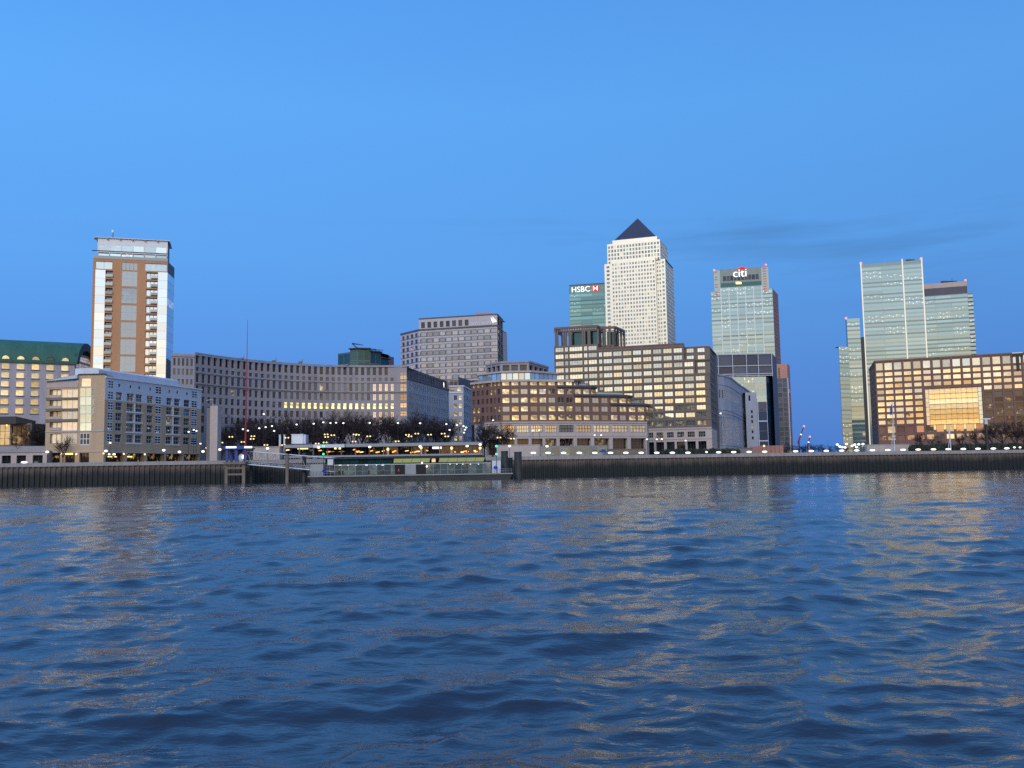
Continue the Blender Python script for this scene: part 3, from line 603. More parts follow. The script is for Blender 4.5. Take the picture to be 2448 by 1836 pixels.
# ================= grey banded office tower with rooftop lettering
def banded():
    Y = 575.; c = P(1188.6, 779.5, Y); ze = c.z; p2 = V2(c); p1 = V2(Z(1001, 790.5, ze)); p0 = V2(Z(957.6, 801, ze)); za = P(1188, 752, Y).z; r1 = V2(P(1202, 779, Y + 24))
    b = Bld('banded_office', 'pale grey banded office block with rooftop lettering behind the crescent', (p1.x, p1.y, GZ))
    fh = 15.5 / F * Y; L = (p2 - p1).length; L0 = (p1 - p0).length; L2 = (r1 - p2).length
    ro = [(ze - fh * (k + 1) + .25, ze - fh * (k + 1) + .25 + fh * .62) for k in range(11)]
    b.facade(p1, p2, GZ, ze, grid(cells(12, 1.2, L - .2, .9), ro, W(G_['band'], None, 2, 1, .1, .5)), 'wall', M['band'], .5)
    b.facade(p0, p1, GZ, ze, grid(cells(4, .8, L0 - .4, .6), [(a, e - .1) for a, e in ro], W(G_['grey'], M['band'], 1, 1, .1, .5)), 'wall', M['band'], .5)
    b.facade(p2, r1, GZ, ze, grid(cells(2, .8, L2 - .4, .7), ro, W(G_['grey'], M['stone_d'], 1, 1, .1, .4)), 'wall', M['stone_d'], .4)
    for k in range(11):
        z = ze - fh * (k + 1)
        b.band(p1, p2, z - .12, z + .2, .12, 'sill', M['slate'], .0); b.band(p0, p1, z - .12, z + .2, .12, 'sill', M['slate'], .0); b.band(p2, r1, z - .12, z + .2, .12, 'sill', M['slate'], .0)
        t = (p2 - p1).normalized()
        for s0, s1 in cells(12, 1.2, L - .2, .9): b.band(p1 + t * (s0 - .62), p1 + t * (s0 - .15), z + .3, z + .3 + fh * .5, .06, 'mullion', M['slate'], .0)
    b.band(p0, p1, ze - .2, ze + .9, .3, 'cornice', M['slate'], .3); b.band(p1, p2, ze - .2, ze + .9, .3, 'cornice', M['slate'], .3); b.band(p2, r1, ze - .2, ze + .9, .3, 'cornice', M['slate'], .3)
    i = inward(p1, p2, 1); a0, a1 = p1 + i * .3, p2 + i * .3; zz = ze + .9
    ops = [(s0, s1, zz + .6, za - 2., W(G_['dark'], M['stone_d'], 1, 1, .1, .7)) for s0, s1 in cells(8, .8, L * .655, .6)]
    b.facade(a0, a1, zz, za, ops, 'attic', M['band'], .7); b.blank([a0 + i * 14, a0], zz, za, 'attic', M['band']); L3 = (r1 - p2).length
    b.facade(a1, r1, zz, za, grid(cells(2, .6, L3 - .4, .6), [(zz + .5, za - 1.2)], W(G_['dark'], None, 1, 1, .1, .5)), 'attic', M['stone_d'], .5)
    b.band(a0, a1, za, za + .7, .3, 'cornice', M['slate'], .3); b.band(a1, r1, za, za + .7, .3, 'cornice', M['slate'], .3)
    bk = [r1 + i * 10, p0 + i * 30]; b.blank([r1] + bk + [p0], GZ, ze, 'wall', M['band']); b.roof([p0, p1, p2, r1] + bk, ze + .5, 'roof', M['slate']); b.roof([a0, a1, r1, r1 + i * 8, a0 + i * 14], za + .1, 'roof', M['slate'])
    root = b.finish(100)
    d = MB(); s, z = sz(a0, a1, 1120.5, 778.5); t = (p2 - p1).normalized(); text_mb(d, 'CREDIT SUISSE', a0 + t * s, t, z, 2.35, M['white']); sg = d.build('sign', root); d = MB()
    s, z = sz(a0, a1, 1180, 765); q = a0 + t * s
    n = Vector((t.y, -t.x)); w = .25
    def S(x, y): return (*(q + t * x + n * w), z + y)
    d.poly([S(-1.9, 2.0), S(-.6, .4), S(.1, -2.2), S(-.9, -1.2)], E_['sign']); d.poly([S(-.9, 2.3), S(2.2, -1.0), S(.5, -1.5), S(-.2, .6)], E_['sign'])
    d.build('emblem', sg)
    d = MB()
    for u0, u1 in ((1137, 1154), (1154.5, 1168), (1168.5, 1178)):
        A, B_ = P(u0, 752, Y + 10), P(u1, 750, Y + 10); d.box(((A.x + B_.x) / 2, Y + 10, za + 1.4), (B_.x - A.x - .4, 5, 2.6), M['pink'])
    d.build('roof_plant', b.objs['roof'])
banded()
# ================= red-brown brick offices with pale stone base, stepping down to the right
def red_offices():
    hz = lambda u: 1121 - .0159 * (u - 1224)
    def zv(u, v, Y): return EYE + (hz(u) - v) / F * Y
    us = [(1127, 359), (1160, 354), (1198, 349), (1265, 349.5), (1331, 352), (1372, 354.2), (1413, 356.8), (1457, 359.6), (1500, 362.8), (1543, 366.5)]
    pt = [V2(P(u, 960, Y)) for u, Y in us]
    b = Bld('brick_office', 'red-brown brick offices on a pale stone arcade, roofs stepping down to the right', (pt[2].x, pt[2].y, GZ))
    zb = 20.2; top = 36.6; fh = 3.3; zr = [zb + .5 + fh * k for k in range(5)]          # row floors
    ends = [9, 9, 8, 6, 5]                                                        # last plan point of each row
    spec = lambda left: (lambda i, j: W(G_['brick'], M['stone_p'], 2, 1, .09, .35))
    for r in range(5):
        z0, z1 = (zb if r == 0 else zr[r]), (zr[r + 1] if r < 4 else top - .6)
        for k in range(ends[r]):
            p, q = pt[k], pt[k + 1]; L = (q - p).length; left = k < 2
            n = max(1, round(L / (2.2 if left else 3.55)))
            ops = [(s0, s1, zr[r] + .55, zr[r] + 2.55, W(G_['brick'] if not (left and R.random() < .45) else G_['dark'], M['stone_p'] if not left else M['red'], 2, 1, .09, .35)) for s0, s1 in cells(n, .1, L - .1, .52 if left else .74)]
            b.facade(p, q, z0, z1, ops, 'wall', M['red'], .35)
        # end of the terrace curls back
        e = ends[r]; p = pt[e]; i = inward(pt[e - 1], pt[e], 1); t = (pt[e] - pt[e - 1]).normalized()
        curl = [p, p + t * 3.0 + i * 2.0, p + t * 4.6 + i * 5., p + t * 5. + i * 14]
        for a, c in zip(curl, curl[1:]):
            L = (c - a).length; b.facade(a, c, z0, z1, [(.3, L - .3, zr[r] + .55, zr[r] + 2.55, W(G_['brick'], M['stone_p'], 2, 1, .09, .3))], 'wall', M['red'], .3)
        if r == 4 or ends[r + 1] < e:
            poly = [pt[k] for k in range(e + 1)] + curl[1:] + [V2((curl[-1].x - 20, curl[-1].y + 10)), V2((pt[0].x, pt[0].y + 26))]
            b.roof(poly, z1 + .02, 'terrace', M['slate'])
            for a, c in zip(pt[max(0, (ends[r + 1] if r < 4 else 0) - 1):e], pt[max(1, (ends[r + 1] if r < 4 else 0)):e + 1]):
                b.band(a, c, z1 - .15, z1 + .65, .6, 'cornice' if r == 4 else 'fascia', M['stone_p'] if r == 4 else M['slate'], .3)
            for a, c in zip(curl, curl[1:]): b.band(a, c, z1 - .15, z1 + .55, .6, 'fascia', M['slate'], .3)
            if r < 4:
                k = e; a, c = pt[ends[r + 1]] + inward(pt[k - 1], pt[k], 3), pt[k] + inward(pt[k - 1], pt[k], 4)
                b.band(a, c, z1 + .65, z1 + 1.7, 0, 'balustrade', M['bal'], .1)
    b.blank([V2((pt[0].x, pt[0].y + 26)), pt[0]], GZ, top - .6, 'wall', M['red'])
    # set-back glass storey and hexagonal crown
    g = [V2(P(1143, 900, 366)), V2(P(1197, 900, 357)), V2(P(1268, 900, 356)), V2(P(1332, 900, 366))]; zg = zv(1230, 889, 356)
    for p, q in zip(g, g[1:]):
        L = (q - p).length; b.facade(p, q, top - .6, zg, grid(cells(max(3, round(L / 2.4)), 0, L, .9), [(top - .3, zg - .3)], W(G_['crown'], M['grey'], 1, 1, .12, .15)), 'glass_storey', M['grey'], .15)
    b.roof(g + [V2((g[3].x, g[3].y + 16)), V2((g[0].x, g[0].y + 16))], zg, 'terrace', M['stone_p'])
    for p, q in zip(g, g[1:]): b.band(p, q, zg - .2, zg + .5, .5, 'cornice', M['stone_p'], .3, .2)
    h = [V2(P(1162, 880, 372)), V2(P(1197, 880, 363)), V2(P(1264, 880, 362)), V2(P(1311, 880, 384))]; zh = zv(1230, 863.5, 362)
    for k, (p, q) in enumerate(zip(h, h[1:])):
        L = (q - p).length; b.facade(p, q, zg, zh, grid(cells((3, 3, 4)[k], .4, L - .4, .78), [(zg + .9, zh - 1.3)], W(G_['dark'], M['stone_d'], 1, 2, .1, 1.)), 'crown', M['stone'], 1.)
        b.band(p, q, zh - .5, zh + .2, .35, 'cornice', M['stone'], .2)
    b.blank([h[3], V2((h[3].x - 8, h[3].y + 14)), V2((h[0].x, h[0].y + 14)), h[0]], zg, zh, 'crown', M['stone_d']); b.roof(h + [V2((h[3].x - 8, h[3].y + 14)), V2((h[0].x, h[0].y + 14))], zh, 'roof', M['slate'])
    # stone arcade
    zt = zb; bays = 0
    for k in range(1, 9):
        p, q = pt[k], pt[k + 1]; n = inward(p, q, -.5); p, q = p + n, q + n; L = (q - p).length
        nb = max(1, round(L / 6.6)); yb = zv(1400, 1073, 357)
        ops = []
        for s0, s1 in cells(nb, 0, L, .84):
            ops += [(s0, s1, zv(1400, 1034, 357), zv(1400, 1017, 357), W(G_['office'], M['post'], 5, 2, .14, .3)), (s0 + .1, s1 - .1, yb - 2, zv(1400, 1048.5, 357), W(G_['shop'], M['red'], 4, 2, .14, 1.6))]
        b.facade(p, q, GZ, zt, ops, 'stone_base', M['stone_p'], .5); b.band(p, q, zt - .1, zt + .45, .3, 'string_course', M['stone_p'], .5); b.band(p, q, zv(1400, 1043.5, 357), zv(1400, 1041, 357), .15, 'string_course', M['stone_p'], .1)
    e = pt[9] + inward(pt[8], pt[9], -.5); b.facade(e, e + Vector((2, 9)), GZ, zb + 3, [(1, 4, 14, 18, W(G_['brick'], None, 1, 1, .1, .3))], 'stone_base', M['stone_p'])
    b.finish(100, lambda w: R.random())
red_offices()
# ================= brown granite office with pale gridded windows and open crown
def brown_office():
    A = P(1633, 821, 402); zt = A.z; Bq = Z(1437, 832, zt); la, lb = V2(Bq), V2(A)
    p0 = online(la, lb, 1326, 900)[0]; p1 = online(la, lb, 1699, 950)[0]; L = (p1 - p0).length; t = (p1 - p0) / L; n = Vector((t.y, -t.x))
    b = Bld('granite_office', 'large brown granite office with gridded pale windows and open-framed crown at its left', (p0.x, p0.y, GZ))
    SX = lambda x, y: sz(p0, p1, 1300 + x / 4.424, n1(y))[0]; SZ = lambda x, y: sz(p0, p1, 1300 + x / 4.424, n1(y))[1]
    wide = [(128, 212), (228, 260), (277, 412), (430, 465), (478, 565), (588, 622), (635, 725), (740, 827), (845, 932), (950, 1035), (1057, 1142), (1163, 1250), (1272, 1360), (1382, 1470), (1492, 1585), (1608, 1702)]
    cs = [(SX(a, 480), SX(c, 480)) for a, c in wide]
    z0r = SZ(680, 205); fh = 3.17; zr = [z0r + fh] + [z0r - fh * k for k in range(10)] + [z0r - fh * 10 - .45]
    zs = SZ(1690, 991)
    def row(k, c, h=1.02): return (c[0], c[1], zr[k] - h, zr[k] + h, W(G_['office'] if k < 6 else G_['office_lit'], M['grey'], max(2, round((c[1] - c[0]) / 1.15)), 1, .1, .35))
    zl = zr[0] + fh * .55                                                     # top of the left tower below the crown
    zA, zB = zr[3] + fh * .62, zr[5] + fh * .62                                # roofs of the two right-hand steps
    xa, xb, xc = SX(574, 200), SX(1482, 200), SX(1597, 300)
    pl, pm, pn = p0 + t * xa, p0 + t * xb, p0 + t * xc
    ops0 = [row(k, c) for c in cs[:5] for k in range(0, 12)]
    sh = lambda ops, s: [(a - s, e - s, x, y, w) for a, e, x, y, w in ops]
    b.facade(p0, pl, zs, zl, ops0, 'wall', M['brown'], .45)
    b.facade(pl, pm, zs, zt, sh([row(k, c) for c in cs[5:14] for k in range(1, 12)], xa), 'wall', M['brown'], .45)
    b.facade(pm, pn, zs, zA, sh([row(k, c) for c in cs[14:15] for k in range(3, 12)], xb), 'wall', M['brown'], .45)
    b.facade(pn, p1, zs, zB, sh([row(k, c) for c in cs[15:16] for k in range(5, 12)], xc), 'wall', M['brown'], .45)
    # recessed corner steps
    i1 = -n * 3.; i2 = -n * 3.; zq = zt - 1.6
    b.blank([pm, pm + i1], zA, zt, 'wall', M['brown']); b.facade(pm + i1, p1 + i1, zA - 1, zq, sh([row(k, c, .95) for c in ((cs[14][0] + .8, cs[14][1]), (cs[15][0] + .8, cs[15][1])) for k in (1, 2)], xb), 'wall', M['brown'], .45)
    b.blank([pn, pn + i2], zB, zA, 'wall', M['brown']); b.facade(pn + i2, p1 + i2, zB - 1, zA, sh([row(k, (cs[15][0] + .6, cs[15][1]), .95) for k in (3, 4)], xc), 'wall', M['brown'], .45)
    b.roof([pm, p1, p1 + i1, pm + i1], zA + .01, 'terrace', M['stone_d']) if False else b.roof([pm, pn, pn + i1, pm + i1], zA, 'terrace', M['stone_d']); b.roof([pn, p1, p1 + i2, pn + i2], zB, 'terrace', M['stone_d'])
    for a, c, z in ((pl, pm, zt), (pm, pn, zA), (pn, p1, zB)): b.band(a, c, z - .35, z + .25, .2, 'cornice', M['redg'], .3)
    b.band(pm + i1, p1 + i1, zq - .3, zq + .3, .25, 'cornice', M['redg'], .3)
    # projecting piers and sills give the grid its depth
    for a, c, s0, s1, zz in ((0, 5, 0, xa, zl), (5, 14, xa, xb, zt), (14, 15, xb, xc, zA), (15, 16, xc, L, zB)):
        for k in range(12):
            z = zr[k] + 1.35
            if z < zz - .5: b.band(p0 + t * s0, p0 + t * s1, z, z + .45, .18, 'spandrel', M['brown'], .02)
    for j in range(5, 15):
        x = (cs[j][1] + cs[j + 1][0]) / 2; zz = zt if j < 13 else zA if j < 14 else zB
        b.band(p0 + t * (x - .28), p0 + t * (x + .28), zs + .4, zz - .4, .3, 'pier', M['brown'], .02)
    # right flank
    q1 = V2(P(1713, 1000, p1.y + 30)); LS = (q1 - p1).length
    b.facade(p1, q1, zs, zB, grid(cells(9, .6, LS - .3, .72), [(zr[k] - 1., zr[k] + 1.) for k in range(5, 12)], W(G_['blue'], M['slate'], 1, 1, .1, .3)), 'side_wall', M['slate'], .3)
    b.facade(p1 + i1, q1, zB, zq, grid(cells(8, .6, LS - 1, .7), [(zr[k] - 1., zr[k] + 1.) for k in range(1, 5)], W(G_['blue'], M['slate'], 1, 1, .1, .3)), 'side_wall', M['slate'], .3)
    # stone base
    o = n * .4; s0, s1 = p0 + o, p1 + o
    ops = []
    for x0, x1 in ((1080, 1165), (1185, 1270), (1297, 1382), (1405, 1492), (1515, 1605), (1632, 1718)):
        a, e = SX(x0, 1060), SX(x1, 1060); ops += [(a + .3, e - .3, SZ(1400, 1088), SZ(1400, 1030), W(G_['dark'] if x0 > 1600 else G_['shop'], M['grey'], 4, 2, .13, .4)), (a, e, GZ + .1, SZ(1400, 1132), W(G_['dark'], M['post'], 3, 1, .13, 2.))]
    b.facade(s0, s1, GZ, zs, ops, 'stone_base', M['stone_p'], .5); b.band(s0, s1, zs - .1, zs + .5, .3, 'string_course', M['stone_p'], .4); z = SZ(1400, 1108); b.band(s0, s1, z, z + .35, .2, 'string_course', M['stone_p'], .1)
    b.facade(s1, q1, GZ, zs, [(2, 5, GZ, zs - 7, W(G_['dark'], None, 1, 1, .1, .4)), (8, 12, GZ, zs - 7, W(G_['dark'], None, 1, 1, .1, .4))], 'stone_base', M['stone_p'])
    q0 = p0 - n * 34; qq = p1 - n * 34
    b.blank([q1, qq, q0, p0], GZ, zq, 'wall', M['brown']); b.roof([pl, pm, pm + i1, p1 + i1, qq, q0 + t * xa], zq + .02, 'roof', M['slate'])
    b.blank([q0, p0], zq, zl, 'wall', M['brown']); b.roof([p0, pl, pl - n * 18, p0 - n * 18], zl, 'roof', M['slate']); b.blank([pl, pl - n * 18], zt, zl, 'wall', M['brown'])
    root = b.finish(100, lambda w: -w[4] + R.random() * 3)
    # open crown: columns, lintel with small openings, solid plant room behind
    cr = MB(); zc = zl + 8.7
    def col(s, d, w=1.0, z1=zc - 2.1): q = p0 + t * s - n * d; cr.box((q.x, q.y, (zl + z1) / 2), (w, w, z1 - zl), M['brown'], math.atan2(t.y, t.x))
    S = [SX(x, 40) for x in (118, 135, 205, 225, 262, 278, 405, 425, 462, 478, 566)]
    for d in (.6, 12):
        for s in S: col(s + .25, d, .75)
        a, e = p0 + t * .1 - n * d, pl - n * d
        cr.prism([a + n * .5, e + n * .5, e - n * .5, a - n * .5], zc - 1.0, zc, M['redg'])
        cr.prism([a + n * .4, e + n * .4, e - n * .4, a - n * .4], zc - 2.2, zc - 1.95, M['brown'])
        for j in range(18):
            s = xa * (j + .5) / 18; q = p0 + t * s - n * d; cr.box((q.x, q.y, zc - 1.48), (.55, .5, .92), M['brown'], math.atan2(t.y, t.x))
    for s in (.3, xa - .3):
        a, e = p0 + t * s - n * 1.1, p0 + t * s - n * 11.5; cr.prism([a - t * .4, a + t * .4, e + t * .4, e - t * .4], zc - 2.2, zc, M['redg'])
    c0, c1 = p0 + t * SX(285, 40) - n * 3, p0 + t * SX(560, 40) - n * 3; cr.prism([c0, c1, c1 - n * 7, c0 - n * 7], zl + .02, zc - 2.4, M['tealdk'] if 'tealdk' in M else G_['tealdk'])
    # second set-back frame
    e0 = online(la - n * 6, lb - n * 6, 1433, 800)[0]; e1 = online(la - n * 6, lb - n * 6, 1470, 800)[0]; e2 = V2(P(1492, 800, e1.y + 13)); zd = zc - .2; zf = zt - .5
    for a, e, k in ((e0, e1, 3), (e1, e2, 3)):
        for j in range(k + 1):
            q = a + (e - a) * (j / k); cr.box((q.x, q.y, (zl + zd) / 2 - .6), (.9, .9, zd - zl), M['brown'], math.atan2(t.y, t.x))
        tt = (e - a).normalized(); nn = Vector((tt.y, -tt.x)); cr.prism([a + nn * .5, e + nn * .5, e - nn * .5, a - nn * .5], zd - 1.1, zd, M['redg']); cr.prism([a + nn * .4, e + nn * .4, e - nn * .4, a - nn * .4], zd - 2.2, zd - 1.9, M['brown'])
    d0, d1 = e0 + (e1 - e0) * .45 - n * 1, e1 - n * 1; cr.prism([d0, d1, d1 - n * 5, d0 - n * 5], zl, zd - 2.3, G_['tealdk'])
    cr.build('crown', root)
    st = Bld('x', None, (0, 0, 0)); bpy.data.objects.remove(st.root); st.root = root
    LL = (e1 - e0).length; st.facade(e0, e1, zf, zl, [(.8, 1.6, zl - 3, zl - 1, W(G_['office'], None, 1, 1, .1, .3)), (LL * .42, LL - .5, zl - 3, zl - 1, W(G_['office'], M['post'], 3, 1, .1, .3))], 'crown_wall', M['brown']); st.blank([e1, e2], zf, zl, 'crown_wall', M['brown']); st.roof([e0, e1, e2, e2 - n * 2, e0 - n * 14], zl, 'roof', M['slate']); st.finish()
    d = MB(); q = e1 + (e2 - e1) * .35 + Vector((0, 1.2)); d.box((q.x, q.y, zl + 3), (.7, .3, 4.2), E_['sign']); d.build('crown_light', root)
brown_office()
# ================= curved pale stone hall beside the granite office
def stone_hall():
    zt = P(1707, 894, 440).z; tops = [(1694, 892.5), (1707, 894), (1730, 897), (1745, 902), (1763.5, 917), (1784, 931), (1796, 940)]
    pt = [V2(Z(u, v, zt)) for u, v in tops]
    b = Bld('stone_hall', 'pale blue-grey stone building with curved end and tall recessed windows', (pt[1].x, pt[1].y, GZ))
    fz = lambda f: GZ + (zt - GZ) * f
    for k, (p, q) in enumerate(zip(pt, pt[1:])):
        L = (q - p).length; ops = []
        if k in (1, 2, 3): ops = grid(cells(max(2, round(L / 3.2)), .4, L - .2, .5), [(fz(.72), fz(.82))], W(G_['grey'], None, 1, 1, .1, .4)) + grid(cells(max(2, round(L / 2.4)), .2, L - .2, .55), [(fz(.19), fz(.50))], W(G_['blue'], M['stone_b'], 1, 5, .15, .7)) + grid(cells(max(2, round(L / 2.6)), .2, L - .2, .45), [(fz(.06), fz(.11))], W(G_['grey'], None, 1, 1, .1, .3))
        elif k > 3: ops = grid(cells(max(1, round(L / 14)), 1, L - 1, .12), [(fz(f), fz(f + .06)) for f in (.2, .35, .5, .65)], W(G_['grey'], None, 1, 1, .1, .3))
        b.facade(p, q, GZ, zt, ops, 'wall', M['stone_b'], .5); b.band(p, q, zt - .5, zt + .3, .4, 'cornice', M['stone_b'], .2)
        for f in (.16, .54, .58, .88): b.band(p, q, fz(f), fz(f) + .3, .22, 'string_course', M['stone_b'], .1)
    e = V2(P(1811, 985, pt[-1].y + 1)); zz = zt - 3.5; b.blank([pt[-1], e], GZ, zz, 'wall', M['stone_b'])
    d0, d1 = V2(P(1783, 985, 510)), V2(P(1810, 985, 512)); z1 = P(1790, 938, 510).z; LL = (d1 - d0).length
    b.facade(d0, d1, GZ, z1, [(LL * .45, LL * .62, z - .8, z + .8, W(G_['hotel' if k == 3 else 'dark'], None, 1, 1, .1, .3)) for k, z in enumerate([P(1790, v, 510).z for v in (984, 996, 1007.5, 1019, 1032, 1047)])] + [(2.0, 3.2, P(1790, 958, 510).z, P(1790, 945, 510).z, W(G_['dark'], None, 1, 1, .1, .4))], 'wall', M['stone_b'])
    b.blank([d1, d1 + Vector((4, 20)), e], GZ, z1, 'wall', M['stone_b']); b.roof([d0, d1, d1 + Vector((2, 20)), d0 + Vector((0, 20))], z1, 'roof', M['slate'])
    b.roof(pt + [pt[-1] + Vector((10, 40)), pt[0] + Vector((6, 140))], zt, 'roof', M['slate'])
    b.finish()
stone_hall()
# ================= slate and white-gridded office below the glass tower
def gridded_office():
    Y = 700.; p0, p1 = V2(P(1690, 900, Y)), V2(P(1847, 900, Y - 3)); r1 = V2(P(1858, 900, Y + 30)); zt = P(1847, 844, Y - 3).z
    b = Bld('gridded_office', 'dark slate office with white steel grid, sage glass and mirrored blue flank', (p0.x, p0.y, GZ)); L = (p1 - p0).length
    Zr = lambda v: P(1800, v, Y - 2).z; zm = Zr(899)
    S = [0] + [sz(p0, p1, u, 880)[0] for u in (1717, 1751.5, 1784.6, 1812.8)] + [L]
    ops = [(a + .3, c - .3, z0, z1, W(g, None, 1, 1, .1, .5)) for a, c in zip(S, S[1:]) for z0, z1, g in ((Zr(872), Zr(849), G_['slate']), (Zr(892), Zr(876), G_['slate']))]
    b.facade(p0, p1, zm, zt, ops, 'wall', M['slate'], .5)
    for s in S: q = p0 + (p1 - p0).normalized() * min(max(s, .3), L - .3); b.mb('steel_grid').box((q.x, q.y - .5, (zm + zt) / 2), (.38, .5, zt - zm + 1), M['white2'])
    for v in (846.5, 874, 893.5, 898): b.band(p0, p1, Zr(v) - .2, Zr(v) + .2, .3, 'steel_grid', M['white2'], -.02)
    b.blank([p1, r1], GZ, zt, 'side_wall', M['slate']); bk = [r1 + Vector((0, 25)), p0 + Vector((0, 60))]; b.blank([r1] + bk + [p0], GZ, zt, 'side_wall', M['slate']); b.roof([p0, p1, r1] + bk, zt, 'roof', M['slate'])
    Y2 = 688.; g0, g1 = V2(P(1700, 950, Y2)), V2(P(1833, 950, Y2)); g2 = V2(P(1853, 950, Y2 + 34)); zg = P(1800, 900.5, Y2).z; zl = P(1800, 960, Y2).z; LG = (g1 - g0).length
    b.facade(g0, g1, zl, zg, grid(cells(5, 0, LG, .97), [(zl + (zg - zl) * j / 4 + .1, zl + (zg - zl) * (j + 1) / 4 - .1) for j in range(4)], W(G_['sage'], M['white2'], 1, 2, .12, .15)), 'lower_wall', M['white2'], .15)
    b.facade(g0, g1, GZ, zl, grid(cells(6, 0, LG, .94), [(GZ + (zl - GZ) * j / 3 + .3, GZ + (zl - GZ) * (j + 1) / 3 - .3) for j in range(3)], W(G_['slate'], M['grey'], 1, 2, .14, .2)), 'lower_wall', M['white2'], .2)
    L3 = (g2 - g1).length; zk = zg - 4; b.facade(g1, g2, GZ, zk, grid([(.3, L3 - .3)], [(GZ + (zk - GZ) * j / 10 + .05, GZ + (zk - GZ) * (j + 1) / 10 - .05) for j in range(10)], W(G_['mirror'], None, 3, 1, .08, .08)), 'lower_wall', M['slate'], .08)
    b.blank([g1, g2], zk, zg, 'lower_wall', M['slate']); b.roof([g0, g1, g2, g2 + Vector((0, 5))], zg, 'roof', M['slate'])
    b.finish()
gridded_office()
def slim_tower():
    Y = 820.; p0, p1 = V2(P(1859, 950, Y)), V2(P(1885, 950, Y)); r1 = V2(P(1891, 950, Y + 16)); zt = P(1872, 870, Y).z; L = (p1 - p0).length; zm = P(1872, 904, Y).z
    b = Bld('slim_tower', 'slim building with pink top and dark glass strips left of the open sky gap', (p0.x, p0.y, GZ))
    b.facade(p0, p1, zm, zt, [(1.5, 3.0, zm, zt - 3.5, W(G_['dark'], M['pink'], 1, 4, .3, .4))], 'crown', M['pink'], .4)
    n = 17; rr = [(GZ + (zm - GZ) * j / n + .25, GZ + (zm - GZ) * (j + 1) / n - .25) for j in range(n)]
    b.facade(p0, p1, GZ, zm, grid([(.5, 4.3), (5., 8.4)], rr, W(G_['slate'], M['grey'], 1, 1, .12, .25)), 'wall', M['stone_d'], .3)
    b.facade(p1, r1, GZ, zt - 3, grid([(1., 12)], rr[1:], W(G_['grey'], None, 3, 1, .1, .2)), 'side_wall', M['pink'], .2)
    b.mb('corner_strip').box((p1.x, p1.y - .1, (GZ + zm) / 2), (.7, .7, zm - GZ), M['white2'])
    bk = [r1 + Vector((0, 10)), p0 + Vector((2, 26))]; b.blank([r1] + bk + [p0], GZ, zt - 3, 'side_wall', M['pink']); b.roof([p0, p1, r1] + bk, zt - .02, 'roof', M['slate']); b.blank([p1, r1] + bk + [p0], zt - 3, zt, 'crown', M['pink'])
    b.finish()
slim_tower()
# ================= curtain-walled towers
def ribbon(b, p0, p1, z0, z1, fh, n, glass, spand, lit=None, fill=.66, part='wall', dep=.12, inset=.0):
    L = (p1 - p0).length; k = int((z1 - z0) / fh); rr = [(z1 - fh * (j + 1) + fh * (1 - fill) * .5, z1 - fh * (j + 1) + fh * (1 - fill) * .5 + fh * fill) for j in range(k)]
    b.facade(p0, p1, z0, z1, grid(cells(n, inset, L - inset, .985), rr, W(glass, None, 1, 1, .1, dep)), part, spand, dep)
M['sageband'] = glass_mat('sage_spandrel', (.105, .16, .165), (.78, .94, .98), .2, rough=.12); M['tealband'] = glass_mat('teal_spandrel', (.03, .085, .095), (.6, .9, .92), .14, rough=.12)
def bank_tower():
    Y = 1000.; p0, p1 = V2(P(1361, 700, Y)), V2(P(1470, 700, Y - 12)); zt = P(1361, 682, Y).z
    b = Bld('teal_tower', 'dark teal glass tower with lit bank lettering behind the pyramid tower', (p0.x, p0.y, GZ)); L = (p1 - p0).length; z0 = 120.
    zs = P(1361, 703, Y).z
    b.facade(p0, p1, zs, zt, [(.5, L - .5, zs + .4, zt - 1.4, W(G_['teal'], None, 1, 1, .1, .15))], 'crown', M['tealband'], .15); b.band(p0, p1, zt - .8, zt + .3, .3, 'roof_edge', M['slate'], .3)
    ribbon(b, p0, p1, z0, zs, 4.2, 4, G_['teal'], M['tealband']); b.blank([p0, p1], GZ, z0, 'wall', M['tealband'])
    box_back(b, p0, p1, 40, GZ, zt, 'side_wall', M['tealband'])
    root = b.finish(); d = MB(); t = (p1 - p0).normalized(); q = p0 + t * 2.2
    w = text_mb(d, 'HSBC', q, t, P(1366, 699.5, Y).z, 8.6, E_['sign'], .3); sg = d.build('sign', root); d = MB(); n = Vector((t.y, -t.x)) * .35
    cx = 2.2 + w + 6.0; zc = P(1366, 693, Y).z
    def S(x, z): return (*(p0 + t * (cx + x) + n), zc + z)
    a, h = 5., 3.1
    d.poly([S(-a, 0), S(-a / 2, -h), S(-a / 2, h)], E_['signr']); d.poly([S(a, 0), S(a / 2, h), S(a / 2, -h)], E_['signr'])
    d.poly([S(-a / 2, h), S(0, 0), S(a / 2, h)], E_['signr']); d.poly([S(-a / 2, -h), S(a / 2, -h), S(0, 0)], E_['signr'])
    d.poly([S(-a / 2, -h), S(0, 0), S(-a / 2, h)], E_['sign']); d.poly([S(a / 2, -h), S(a / 2, h), S(0, 0)], E_['sign']); d.build('emblem', sg)
bank_tower()
